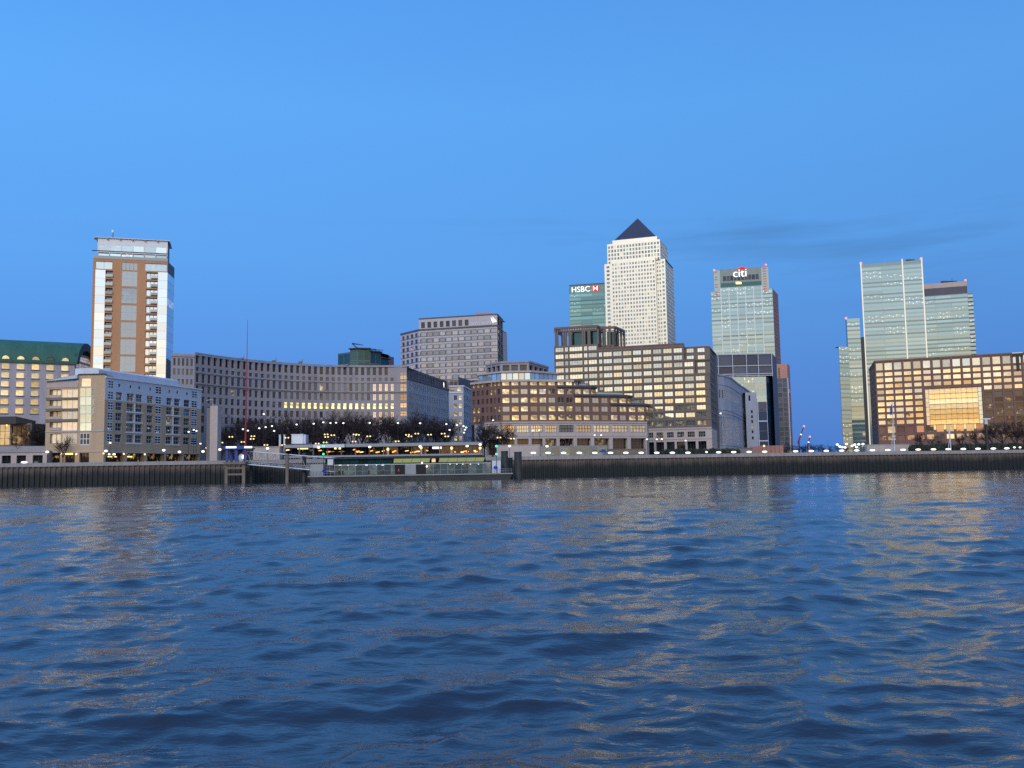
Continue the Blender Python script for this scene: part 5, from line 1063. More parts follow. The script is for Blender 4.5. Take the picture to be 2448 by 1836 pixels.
lamps('bracket_lamp', [c2(1167, 1145), c2(2120, 1153), c2(2050, 1007), c2(1995, 1028), c2(2078, 1018)], 'globe', 'cool', .32, lambda u: wall_at(u, 9.5)[1], 'small cool white lamp in front of the tan apartment block, # from left', 'lamp', 'small lamps by the apartment block')
fl = [c3(1020, 840), c3(1107, 967), c3(1040, 978), c3(972, 990), c3(800, 1000), c3(852, 1015), c3(1130, 1018), c3(1367, 950), c3(1548, 942), c3(1650, 927), c3(1725, 935), c3(1785, 932), c3(1862, 936), c4(150, 933), c4(448, 934), c4(683, 937), c4(960, 946), c4(1072, 957), c4(1142, 968), c4(1170, 982), c4(1157, 1005), c4(1147, 1036), c4(995, 1008)]
lamps('tall_street_lamp', fl, 'globe', 'cool', .37, 338., 'tall street lamp with cool white head above the bare trees, # from left', 'street lamp', 'tall street lamps around the circus')
wp = [c3(672, 1081), c3(905, 1074), c3(897, 1103), c3(800, 1135), c3(567, 1142), c3(428, 1198), c3(1043, 1167), c3(1265, 1090), c3(1680, 1055), c3(1685, 1082), c3(1750, 1063), c3(1985, 1055), c3(2130, 1075), c3(1975, 1130), c3(1668, 1140), c3(1585, 1152), c3(1228, 1168), c4(20, 1060), c4(550, 1060), c4(575, 1076), c4(648, 1047), c4(782, 1058), c4(926, 1047), c4(965, 1076), c4(440, 1128), c4(1517, 1088), c4(1660, 1100)]
lamps('twin_lamp', wp, 'twin', 'warm', .29, 326., 'warm twin-globe street lamp among the bare trees, # from left', 'street lamp', 'twin globe lamps below the trees')
lamps('terrace_lamp', [c4(1455, 905), c4(1875, 1015), c4(1943, 1010), c5(538, 1063), c5(607, 1063), c5(1092, 1107), c5(1195, 1107), c5(1248, 1105), c5(1500, 1120), c5(1870, 833)], 'globe', 'cool', .34, 338., 'small white street lamp before the stone arcades right of the pier, # from left', 'street lamp', 'small lamps before the arcades')
far = [c6(1113, 1162), c6(1140, 1183), c6(1165, 1190), c6(1195, 1193), c6(1210, 1157), c6(1270, 1175), c6(1298, 1163), c6(1318, 1190), c6(1340, 1160), c6(1385, 1157)]
lamps('car_park_lamp', far, 'globe', 'cool', .62, 400., 'bright white lamp in the cluster at the foot of the sky gap, # from left', 'street lamp', 'lamp cluster right of the gap')
# ================= bare trees
def tree_proto(seed, h, spread):
    r = random.Random(seed); root = empty('bare_tree', (0, 0, 0)); tr, cr = MB(), MB()
    def grow(p, d, ln, rad, lev):
        e = p + d * ln; mid = (p + e) / 2 + Vector((r.uniform(-1, 1), r.uniform(-1, 1), 0)) * ln * .05
        (tr if lev < 2 else cr).tube([p, mid, e], [rad, rad * .85, rad * .68], M['bark'] if lev < 2 else M['twig'], 6 if lev < 2 else 3, cap=False)
        if lev >= 5: return
        n = (5, 4, 4, 4, 3)[lev]
        for k in range(n):
            f = r.uniform(.45, 1.) if lev else r.uniform(.55, 1.); q = p + (e - p) * f
            a = r.uniform(0, 6.28); tl = r.uniform(.35, .85) * spread
            nd = (d + Vector((math.cos(a) * tl, math.sin(a) * tl, r.uniform(-.1, .25)))).normalized()
            grow(q, nd, ln * r.uniform(.5, .78) * (1.25 if lev == 0 else 1), max(rad * r.uniform(.45, .62), .028), lev + 1)
    grow(Vector((0, 0, 0)), Vector((r.uniform(-.05, .05), r.uniform(-.05, .05), 1)).normalized(), h * .36, h * .018, 0)
    tr.build('trunk', root); cr.build('crown', root); return root
protos = [tree_proto(s, 16., sp) for s, sp in ((1, 1.), (5, .8), (9, 1.15), (14, .95))]
used = set()
def plant(u, Y, vtop, lab, grp, pi=None, z=GZ):
    b = P(u, 1100, Y); top = P(u, vtop, Y).z; s = (top - z) / 17.; i = R.randrange(4) if pi is None else pi
    if i not in used:
        used.add(i); o = protos[i]; o.location = (b.x, b.y, z); o.rotation_euler = (0, 0, R.uniform(0, 6.28)); o.scale = (s * R.uniform(1., 1.2),) * 2 + (s,); tag(o, lab, 'tree', grp); return o
    o = dup(protos[i], (b.x, b.y, z), R.uniform(0, 6.28), (s * R.uniform(1., 1.25), s * R.uniform(1., 1.25), s), lab, grp); o['category'] = 'tree'; return o
front = [(528, 1022), (556, 1012), (584, 1004), (612, 998), (640, 1002), (668, 996), (695, 992), (722, 990), (752, 994), (782, 989), (812, 986), (842, 984), (872, 980), (902, 981), (930, 984), (958, 980), (986, 985), (1015, 993), (1044, 1000), (1070, 1008)]
for i, (u, v) in enumerate(front): plant(u, 342 + (i * 37 % 11), v, 'bare dark tree before the grey crescent, %s from left in the front row' % od(i), 'bare trees in the circus, front row')
for i, u in enumerate(range(540, 1075, 29)): plant(u + R.uniform(-5, 5), 362 + (i * 29 % 13), 990 + R.uniform(-10, 10), 'bare tree in the rear row below the grey crescent, %s from left' % od(i), 'bare trees in the circus, rear row')
for i, (u, v) in enumerate(((1140, 1010), (1158, 1006), (1178, 1020), (1203, 1002), (1218, 1012))): plant(u, 334, v, 'slim bare tree beside the stone arcade right of the pier, %s from left' % od(i), 'bare trees right of the pier')
for i, (u, v, Y) in enumerate(((100, 998, 300), (82, 1016, 296), (150, 1046, 288.5), (42, 1040, 292))): plant(u, Y, v, ('bushy bare tree against the tan block, right of the dark-roofed pavilion', 'lower bare tree beside the dark-roofed pavilion', 'small bare tree in front of the tan apartment block', 'thin bare tree before the pavilion wall, far left')[i], None)
for i, u in enumerate((1884, 1899, 1914, 1929, 1944, 1959, 1974, 1990, 2006, 2022)): plant(u, 560, 1060 + (i * 7 % 5) - 2, 'low distant dark tree at the foot of the sky gap, %s from left' % od(i), 'distant trees in the sky gap')
for i, (u, v) in enumerate(((2212, 1030), (2236, 1036), (2300, 1034), (2345, 1022), (2375, 1006), (2402, 1000), (2428, 996), (2452, 1000))): plant(u, 390, v, 'bare tree in front of the red granite block, %s from left' % od(i), 'bare trees before the red granite block')
# ---- evergreen shrubs
def shrub(name, pts, lab, grp=None, cat='shrub'):
    """pts: leafy mounds (x, y, z, rx, ry, rz)"""
    x0 = sum(p[0] for p in pts) / len(pts); y0 = sum(p[1] for p in pts) / len(pts); z0 = min(p[2] - p[5] for p in pts); b = MB(); r = random.Random(len(lab) * 7 + int(x0))
    for x, y, z, rx, ry, rz in pts:
        b.ball((x, y, z), .72, M['leaf'], .72, 9, 6); n = len(b.v) - (9 * 5 + 2)
        for i in range(n, len(b.v)): vx, vy, vz = b.v[i]; b.v[i] = (x + (vx - x) * rx * r.uniform(.8, 1.05), y + (vy - y) * ry * r.uniform(.8, 1.05), z + (vz - z) * rz * r.uniform(.8, 1.05))
        for k in range(int(60 * (rx * rz + 1))):
            a, c = r.uniform(0, 6.28), r.uniform(-.6, 1); q = math.sqrt(max(0, 1 - c * c)); f = r.uniform(.75, 1.15)
            p = Vector((x + math.cos(a) * q * rx * f * .85, y + math.sin(a) * q * ry * f * .85, z + c * rz * f * .85)); d1 = Vector((r.uniform(-1, 1), r.uniform(-1, 1), r.uniform(-1, 1))).normalized() * .22; d2 = d1.orthogonal() * .8
            b.poly([p - d1, p + d2, p + d1, p - d2], M['leaf'])
    o = b.build(name, None, (x0, y0, z0)); tag(o, lab, cat, grp)
q = [P(88, 1045, 302), P(97, 1030, 304), P(104, 1050, 301)]; shrub('evergreen_bush', [(q[0].x, q[0].y, 11.5, 2.6, 2.5, 4.5), (q[1].x, q[1].y, 14, 2.2, 2.4, 5), (q[2].x, q[2].y, 11, 2.2, 2, 4)], 'dark rounded evergreen bush between the pavilion and the tan apartment block')
for i, (u, w) in enumerate(((1612, 5), (1652, 6), (1700, 5), (1745, 5))):
    q = wall_at(u, 8); shrub('hedge', [(q.x + k * 1.6 - w * .8, q.y, GZ + 1.5, 1.5, 1.2, 1.5 + .25 * math.sin(k * 2.1 + i)) for k in range(w)], 'low dark hedge behind the saucer lamps below the stone hall, %s from left' % od(i), 'low hedges behind the lamps', 'hedge')
for i, u in enumerate((2215, 2290, 2370, 2425)):
    q = wall_at(u, 14); shrub('hedge', [(q.x + k * 1.9 - 5, q.y, GZ + 2.0, 1.8, 1.4, 2. + .4 * math.sin(k * 1.7 + i)) for k in range(6)], 'dark hedge behind the saucer lamps below the red granite block, %s from left' % od(i), 'hedges below the red granite block', 'hedge')
# ================= far-left pavilion and arches
def pavilion():
    Y = 301.; b = Bld('pavilion', 'low pavilion with dark overhanging roof and amber glass wall, far left', (P(0, 1066, Y).x, Y, GZ))
    p0, p1 = V2(P(-40, 1040, Y)), V2(P(75, 1040, Y)); L = (p1 - p0).length; z = lambda v: P(30, v, Y).z; s0 = sz(p0, p1, 23, 1040)[0]
    b.facade(p0, p1, GZ, z(1012), [(.2, s0, z(1064), z(1014), W(G_['atrium'], M['wood'], 5, 3, .12, .3)), (s0 + .6, L - .5, z(1064), z(1018), W(G_['shop'], M['post'], 4, 2, .15, .4))], 'wall', M['wood'], .35); box_back(b, p0, p1, 9, GZ, z(1012), 'wall', M['wood'])
    r = b.mb('canopy_roof'); A = [V2(P(-60, 1000, Y - 2.2)), V2(P(38, 1000, Y - 2.2)), V2(P(86, 1007, Y + 1.5)), V2(P(80, 1007, Y + 13)), V2(P(-60, 1000, Y + 13))]; zt = z(996.5); zs = (zt, zt, z(1006.5), z(1006.5), zt)
    lo = [(*A[0], z(1013)), (*A[1], z(1014)), (*A[2], zs[2] - .5), (*A[3], zs[3] - .5), (*A[4], z(1013))]
    r.hexa(lo, [(*a, h) for a, h in zip(A, zs)], M['dkmetal']); b.finish()
    o = MB(); q = P(16, 1017, Y - 1); o.ball(q, .3, E_['orange']); o.build('ceiling_lamp', b.root)
pavilion()
def arches():
    b = Bld('arcade_wall', 'grey concrete arcade wall with three dark openings, far left on the promenade', (*wall_at(50, 6), GZ)); p0, p1 = wall_at(-40, 6), wall_at(113, 6); L = (p1 - p0).length
    z = lambda v: P(50, v, p0.y + 4).z; S = lambda u: sz(p0, p1, u, 1095)[0]
    ops = [(S(a), S(c), GZ + .02, z(1089), W(G_['dark'], M['post'], 2, 2, .1, .8)) for a, c in ((-30, -12), (4, 26), (39.5, 62), (78, 102))]
    b.facade(p0, p1, GZ, z(1078), ops, 'wall', M['stone_p'], .8); b.band(p0, p1, z(1082), z(1077), .3, 'coping', M['stone'], .5); box_back(b, p0, p1, 6, GZ, z(1078), 'wall', M['stone'])
    a, c = V2((p0.x, p0.y + 5)), V2((p1.x, p1.y + 5)); b.facade(a, c, z(1078), z(1066), [], 'upper_wall', M['stone']); b.roof([a, c, c + Vector((0, 4)), a + Vector((0, 4))], z(1066), 'upper_wall', M['stone']); b.finish()
arches()
def single(name, label, cat, build, group=None, loc=None):
    b = MB(); build(b); n = len(b.v); x = sum(v[0] for v in b.v) / n; y = sum(v[1] for v in b.v) / n; z = min(v[2] for v in b.v)
    return tag(b.build(name, None, loc or (x, y, z)), label, cat, group)
# ---- red mast and concrete shaft
def mast():
    q = P(586.5, 1080, 305); root = empty('red_mast', (q.x, q.y, GZ)); tag(root, 'very tall thin red mast rising in front of the grey crescent', 'mast')
    t = P(592, 764, 305); b = MB(); b.tube([(q.x, q.y, GZ), (q.x + (t.x - q.x) * .3, q.y, GZ + (t.z - GZ) * .4), (t.x, q.y, t.z)], [.36, .22, .06], M['mast'], 8); b.build('pole', root)
    for f in (.12, .25, .38, .5): z = GZ + (t.z - GZ) * f; d = MB(); d.tube([(q.x + (t.x - q.x) * f, q.y, z - .2), (q.x + (t.x - q.x) * f, q.y, z + .2)], .46 - f * .3, M['mast'], 8); d.build('collar', root)
    d = MB(); d.box((q.x, q.y, GZ + .4), (2, 2, .8), M['grey']); d.build('base', root)
mast()
def shaft():
    q = P(508.5, 1050, 318); z = P(508, 970, 318).z; root = empty('concrete_shaft', (q.x, q.y, GZ)); tag(root, 'plain pale concrete shaft with a lamp arm between apartments and crescent', 'shaft')
    b = MB(); b.box((q.x + .3, q.y + 2, (GZ + z) / 2), (2.6, 4, z - GZ), M['stone_p']); b.build('column', root); b = MB(); b.box((q.x - 1.7, q.y + 2.5, (GZ + z) / 2 - .3), (1.4, 3.4, z - GZ - .6), M['stone_d']); b.build('side_wall', root)
    b = MB(); b.tube([(q.x - .4, q.y + 1, z), (q.x - .4, q.y + 1, z + 2.2), (q.x - 2.6, q.y + 1, z + 2.0)], .09, M['white'], 5); b.build('lamp_arm', root)
shaft()
# ================= waterside restaurant
def restaurant():
    Y = 322.; p0, p1 = V2(P(680, 1080, Y)), V2(P(1153, 1080, Y + 1)); L = (p1 - p0).length; hz = lambda u: 1121 - .0159 * (u - 1224); z = lambda v: EYE + (hz(910) - v + .0159 * 0) / F * Y
    b = Bld('restaurant', 'long low restaurant with grey flat fascia and orange lights inside, behind the pier', (p0.x, Y, GZ)); zt, zf, zb = z(1060.5), z(1068), z(1088)
    nb = 14; ops = [(s0, s1, zb, zf - .1, W(G_['dark'], M['post'], 3, 1, .1, 2.2)) for k, (s0, s1) in enumerate(cells(nb, .2, L - .2, .93))]
    b.facade(p0, p1, GZ, zf, ops, 'wall', M['wood'], 1.); b.band(p0, p1, zf, zt, 1.2, 'fascia', M['grey'], 6.); box_back(b, p0, p1, 9, GZ, zf, 'wall', M['wood'], M['slate'])
    b.band(p0, p1, zb - .5, zb + .1, .8, 'deck', M['grey'], .0); root = b.finish()
    def at(u, v): q, zz = online(p0, p1, u, v); return Vector((q.x, q.y + .7, zz))
    for x, y in ((345, 1212), (1017, 1200), (1318, 1200), (695, 1196)): d = MB(); q = at(*c4(x, y)); d.box((q.x, q.y - .9, (q.z + zb) / 2), (.75, .5, q.z - zb), M['pink']); d.build('pillar', root); d = MB(); d.ball((q.x, q.y - 1.3, q.z), .45, E_['warm'], .55); d.build('wall_lamp', root)
    hs = [c4(20, 1240), c4(160, 1230), c4(230, 1242), c4(290, 1230), c4(400, 1238), c4(420, 1228), c4(540, 1228), c4(590, 1245), c4(630, 1240), c4(660, 1234), c4(755, 1225), c4(1050, 1240), c4(1125, 1243), c4(1155, 1234), c4(1185, 1240), c4(1260, 1228), c4(1275, 1238), c3(2010, 1235), c3(2050, 1242), c3(1975, 1215), c3(1610, 1225), c3(1265, 1220), c3(1700, 1238)]
    for i, (u, v) in enumerate(hs):
        d = MB(); q = at(u, v); w = R.uniform(.5, 1.5); e = Vector((w, 0, R.uniform(-.1, .45))); d.tube([q - e * .5, q + e * .5], R.uniform(.13, .24), E_['heater' if i % 3 else 'warm'], 6); d.build('heater_lamp', root)
    for u, v, w, h, mt in ((*c4(860, 1196), 3.2, .75, 'sign'), (*c3(1430, 1206), 3.6, .35, 'neon'), (*c3(1775, 1203), .7, .55, 'neon'), (*c3(1822, 1203), .7, .55, 'neon'), (*c3(1740, 1236), 1.6, .2, 'redglow'), (*c3(1840, 1236), 1.9, .2, 'redglow')):
        d = MB(); q = at(u, v); d.box((q.x, q.y - .3, q.z), (w, .15, h), E_[mt]); d.build('lit_sign', root)
    d = MB(); q0, q1 = at(752, 1064), at(826, 1064); d.box(((q0.x + q1.x) / 2, q0.y - 2.4, z(1065)), (q1.x - q0.x, .6, 1.1), M['white2']); d.build('awning', root)
restaurant()
def boxy(name, label, cat, u0, v0, u1, v1, Y, mat, depth=3., trim=None, zlow=None):
    a, c = P(u0, v0, Y), P(u1, v1, Y); zl = GZ if zlow is None else zlow; root = empty(name, ((a.x + c.x) / 2, Y, zl)); tag(root, label, cat)
    b = MB(); b.prism([(a.x, Y), (c.x, Y), (c.x, Y + depth), (a.x, Y + depth)], zl, a.z - .25, mat); b.build('wall', root)
    b = MB(); b.prism([(a.x - .2, Y - .2), (c.x + .2, Y - .2), (c.x + .2, Y + depth + .2), (a.x - .2, Y + depth + .2)], a.z - .25, a.z, trim or mat); b.build('roof', root); return root
r = boxy('plant_box', 'plain white box on the restaurant roof before the bare trees', 'roof box', 697, 1038, 724, 1062, 329, M['white'], 5, zlow=P(700, 1061, 329).z); d = MB(); a = P(727.5, 1050, 329); d.box((a.x, 331.5, a.z), (.9, 4.5, 3.2), M['white2']); d.build('side_panel', r)
r = boxy('pale_kiosk', 'long low pale kiosk wall between the blue pier kiosk and the restaurant', 'kiosk', 606, 1068, 668, 1083, 318, M['stone_p'], 5)
for u in (669.5, 680): q = P(u, 1040, 327); single('white_column', 'white upright post left of the white roof box, %s of the pair' % ('left' if u < 675 else 'right'), 'post', lambda b: (b.box((q.x, 327, (q.z + GZ) / 2), (.65 if u < 675 else .5, .5, q.z - GZ), M['white2']), b.box((q.x, 327, q.z + .1), (.9, .7, .2), M['grey'])), 'white posts beside the roof box')
# ---- right-hand terraces
def low_wall(name, label, cat, u0, u1, vt, off, mat, panels=None):
    p0, p1 = wall_at(u0, off), wall_at(u1, off); zt = P((u0 + u1) / 2, vt, (p0.y + p1.y) / 2).z; b = Bld(name, label, (*p0, GZ), cat); L = (p1 - p0).length
    ops = [(s0, s1, GZ + .5, zt - .35, W(panels, M['grey'], 2, 1, .08, .12)) for s0, s1 in cells(max(2, round(L / 3.2)), .2, L - .2, .92)] if panels else []
    b.facade(p0, p1, GZ, zt, ops, 'wall', mat, .12); box_back(b, p0, p1, 1.5, GZ, zt, 'wall', mat, mat); b.band(p0, p1, zt - .02, zt + .15, .15, 'coping', mat, 1.6); b.finish(wname='panel')
low_wall('terrace_wall', 'pale terrace wall at the foot of the red-brown brick offices', 'wall', 1188, 1292, 1064, 14, M['stone_p'])
low_wall('glass_balustrade', 'dull green glass balustrade before the stone arcade, right of the pier', 'balustrade', 1293, 1452, 1066.5, 12, M['grey'], G_['pier'])
low_wall('planter_wall', 'low brown planter wall under the arcade end', 'wall', 1455, 1545, 1074, 9, M['wood'])
low_wall('forecourt_wall', 'pale low forecourt wall at the left foot of the red granite block', 'wall', 2074, 2200, 1063, 24, M['stone_p'])
low_wall('green_bank_wall', 'dark low wall below the stone hall behind the saucer lamps', 'wall', 1700, 1800, 1072, 16, M['stone_d'])
def awning_red():
    a, c = P(1793, 1066, 350), P(1873, 1066, 350); root = empty('red_hoarding', ((a.x + c.x) / 2, 350, GZ)); tag(root, 'low red hoarding below the gridded slate office', 'hoarding'); b = MB(); n = 8
    for k in range(n):
        x0, x1 = a.x + (c.x - a.x) * k / n, a.x + (c.x - a.x) * (k + 1) / n - .12; b.box(((x0 + x1) / 2, 350, (a.z + GZ) / 2), (x1 - x0, .2, a.z - GZ - (.5 if k < 2 else 0)), M['terra'])
    b.build('panel', root); b = MB(); b.box(((a.x + c.x) / 2, 350.5, GZ + 1.2), (c.x - a.x, .2, .3), M['post']); b.build('frame', root); b = MB(); q = P(1826.5, 1066, 349.5); b.ball(q, .4, E_['warm']); b.build('lamp', root)
awning_red()
def parasol():
    q = P(1441, 1074, wall_at(1441, 7)[1]); root = empty('parasol', (q.x, q.y, GZ)); tag(root, 'blue parasol beside the saucer lamps before the brick offices', 'parasol'); b = MB(); b.tube([(q.x, q.y, q.z + .1), (q.x, q.y, q.z - 1.0)], [.08, 1.5], M['blue'], 8); b.build('canopy', root); b = MB(); b.tube([(q.x, q.y, GZ), (q.x, q.y, q.z)], .05, M['post'], 5); b.build('pole', root)
    b = MB(); b.box((q.x, q.y, GZ + .05), (.7, .7, .1), M['grey']); b.build('base', root)
parasol()
def crane(u0, v0, u1, v1, Y, label):
    a, c = P(u0, v0, Y), P(u1, v1, Y); root = empty('distant_crane', (a.x, Y, GZ)); tag(root, label, 'crane'); b = MB(); b.tube([(a.x, Y, GZ), (a.x, Y, a.z)], [.9, .7], M['mast'], 4); b.build('tower', root)
    b = MB(); b.tube([a, c], [.9, .45], M['mast'], 4); b.tube([a, a + (a - c) * .25], [.9, .6], M['mast'], 4); b.build('jib', root); b = MB(); b.ball(c, .9, E_['redl']); b.build('beacon', root); b = MB(); m = a + (c - a) * .4; b.ball(m, .8, E_['lamp']); b.build('work_lamp', root)
crane(1910, 1052, 1922, 1019, 880, 'distant red crane with raised jib at the left of the sky gap'); crane(1931, 1066, 1936, 1044, 900, 'shorter distant red crane in the middle of the sky gap')
def banner_mast(u, v0, v1, lab, mt, w):
    q = wall_at(u, 12); t = P(u, v0, q.y).z; root = empty('banner_mast', (q.x, q.y, GZ)); tag(root, lab, 'mast'); b = MB(); b.tube([(q.x, q.y, GZ), (q.x, q.y, t)], [.22, .12], M['white2'], 6); b.tube([(q.x - 1.2, q.y, GZ), (q.x - .2, q.y, GZ + (t - GZ) * .6)], .1, M['white2'], 5); b.build('pole', root)
    zb = P(u, v1, q.y).z; b = MB(); b.poly([(q.x - w, q.y - .1, zb), (q.x - .1, q.y - .18, zb + .4), (q.x - .1, q.y - .1, t - .6), (q.x - w * .8, q.y + .15, t - 1.6)], mt); b.poly([(q.x - w, q.y - .06, zb), (q.x - w * .8, q.y + .19, t - 1.6), (q.x - .1, q.y - .06, t - .6), (q.x - .1, q.y - .14, zb + .4)], mt); b.build('flag', root)
banner_mast(2139.5, 962, 993, 'tall pole with drooping blue flag before the left half of the red granite block', M['blue'], 1.0)
banner_mast(2274, 1020, 1048, 'shorter pale flagpole with furled flag below the glazed atrium', M['white2'], .5)
def camera_pole():
    q = wall_at(2362, 12); t = P(2362, 1014, q.y).z; root = empty('lamp_column', (q.x, q.y, GZ)); tag(root, 'dark column with a white T-shaped head before the red granite block', 'column'); b = MB(); b.tube([(q.x, q.y, GZ), (q.x, q.y, t)], [.75, .5], M['post'], 8); b.build('post', root)
    b = MB(); b.box((q.x, q.y, t + .9), (.9, .7, 1.9), M['white2']); b.box((q.x + .3, q.y, t + 2.), (2.6, .7, .45), M['white']); b.box((q.x - .7, q.y, t + .4), (.5, .5, .8), M['grey']); b.build('head', root)
camera_pole()
# ================= pier
PY = 268.
def zp(v, Y=PY, u=980): return P(u, v, Y).z
def pier():
    a, c = P(736, 1140, PY), P(1226, 1140, PY + 1.5); x0, x1 = a.x, c.x; dz = 1.85; root = empty('pier_pontoon', ((x0 + x1) / 2, PY + 4, 0)); tag(root, 'floating pier pontoon with long glazed waiting shelter and lit yellow-green canopy', 'pier')
    b = MB(); b.hexa([(x0 + 1.2, PY + .3, -1), (x1 - 1.2, PY + .3, -1), (x1 - 1.2, PY + 11, -1), (x0 + 1.2, PY + 11, -1)], [(x0, PY, dz), (x1, PY, dz), (x1, PY + 11, dz), (x0, PY + 11, dz)], M['pile']); b.build('hull', root)
    b = MB(); b.box(((x0 + x1) / 2, PY - .1, dz - .25), (x1 - x0, .25, .3), M['grey']); b.build('fender', root)
    zg = zp(1110); fx = lambda u: P(u, 1120, PY + 1).x; n = 22; g0, g1 = fx(800), fx(1172)
    for k in range(n):
        b = MB(); xa, xb = g0 + (g1 - g0) * k / n, g0 + (g1 - g0) * (k + 1) / n - .08; b.box(((xa + xb) / 2, PY + 1, (dz + zg) / 2), (xb - xa, .06, zg - dz - .1), G_['pier']); b.build('glass_panel', root)
    for k in range(n + 1): b = MB(); x = g0 + (g1 - g0) * k / n - .04; b.box((x, PY + .95, (dz + zg) / 2), (.1, .14, zg - dz), M['grey']); b.build('post', root)
    b = MB(); b.box(((g0 + g1) / 2, PY + .95, zg + .08), (g1 - g0 + .4, .3, .16), M['white2']); b.box(((g0 + g1) / 2, PY + .93, dz + 1.1), (g1 - g0, .1, .08), M['grey']); b.build('rail', root)
    b = MB(); b.box(((g0 + g1) / 2, PY + 6.4, (dz + zg) / 2), (g1 - g0, .12, zg - dz), M['grey']); b.build('back_wall', root)
    # roof
    zr = zp(1093); r0, r1 = fx(775), fx(1160); b = MB()
    b.hexa([(r0, PY + 1.6, zr - .2), (r1, PY + 1.6, zr - .2), (r1, PY + 8, zr - 1.6), (r0, PY + 8, zr - 1.6)], [(r0, PY + 1.4, zr + .15), (r1, PY + 1.4, zr + .15), (r1, PY + 8, zr - 1.3), (r0, PY + 8, zr - 1.3)], M['slate']); rf = b.build('roof', root)
    l0, l1, ls = fx(937), fx(1156), fx(775); zl0, zl1 = zp(1105.5), zp(1095.5); m = 10
    for k in range(m):
        if k == 4: continue
        xa, xb = l0 + (l1 - l0) * k / m, l0 + (l1 - l0) * (k + 1) / m - .1; b = MB(); b.hexa([(xa, PY + 4.2, zl0), (xb, PY + 4.2, zl0), (xb, PY + 4.3, zl0), (xa, PY + 4.3, zl0)], [(xa + .5, PY + 2.2, zl1), (xb + .5, PY + 2.2, zl1), (xb + .5, PY + 2.4, zl1), (xa + .5, PY + 2.4, zl1)], E_['canopy']); b.build('light_panel', rf)
    b = MB(); xk = l0 + (l1 - l0) * .45; b.box((xk, PY + 3, (zl0 + zl1) / 2), (1.1, .3, zl1 - zl0), G_['mint']); b.build('end_panel', root)
    nn = 8
    for k in range(nn): xa, xb = ls + (l0 - ls) * k / nn, ls + (l0 - ls) * (k + 1) / nn - .12; b = MB(); b.box(((xa + xb) / 2, PY + 2.6, (zl0 + zl1) / 2), (xb - xa, .1, zl1 - zl0), G_['tealdk']); b.build('clerestory_panel', root)
    # spot lights under the canopy
    for u in (813, 832, 851, 876, 900, 915): b = MB(); q = P(u, 1112, PY + .7); b.box(q, (R.choice((.3, .7)), .15, .12), E_['cool']); b.build('spot_light', root)
    for x in (1000, 1070, 1135, 1215, 1300): b = MB(); q = P(850 + x / 4.424, 1109.6, PY + .7); b.box(q, (.35, .15, .14), E_['cool']); b.build('spot_light', root)
    for u, v, mt in ((1009, 1106.5, 'cool'), (1020.5, 1115, 'lamp')): b = MB(); b.ball(P(u, v, PY + .5), .28, E_[mt]); b.build('flood_light', root)
    # deck cabins
    for u0, u1, v0, mt in ((742, 775, 1110, 'grey'), (1176, 1197, 1101, 'white2'), (969, 994, 1110.5, 'grey'), (783, 796, 1098, 'white2')):
        b = MB(); A, C = P(u0, v0, PY + .6), P(u1, v0, PY + .6); b.prism([(A.x, PY + .6), (C.x, PY + .6), (C.x, PY + 2.4), (A.x, PY + 2.4)], dz if v0 > 1099 else A.z - 1.7, A.z, M[mt]); b.build('cabin', root)
    for u0, u1, mt in ((944, 967, 'black'), (996, 1018, 'black')):
        b = MB(); A, C = P(u0, 1111, PY + .7), P(u1, 1111, PY + .7); b.prism([(A.x, PY + .6), (C.x, PY + .6), (C.x, PY + .9), (A.x, PY + .9)], dz, A.z, M[mt]); b.build('doorway', root)
    for u, v in ((775, 1126), (1184.5, 1117.5)):
        b = MB(); q = P(u, v, PY + .45); seg = 14
        b.tube([(q.x + .42 * math.cos(6.283 * k / seg), q.y, q.z + .42 * math.sin(6.283 * k / seg)) for k in range(seg + 1)], .12, E_['roundel'], 5); b.box((q.x, q.y - .1, q.z), (1.3, .08, .24), E_['roundel']); b.build('roundel_sign', root)
    # railings on the open left deck and right end
    b = MB()
    for xa, xb in ((x0 + .3, fx(800)), (fx(1175), x1 - .3)):
        for k in range(8): x = xa + (xb - xa) * k / 7; b.tube([(x, PY + .4, dz), (x, PY + .4, dz + 1.15)], .05, M['grey'], 4)
        for h in (.6, 1.15): b.tube([(xa, PY + .4, dz + h), (xb, PY + .4, dz + h)], .04, M['grey'], 4)
    b.build('railing', root)
    return dz
DZ = pier()
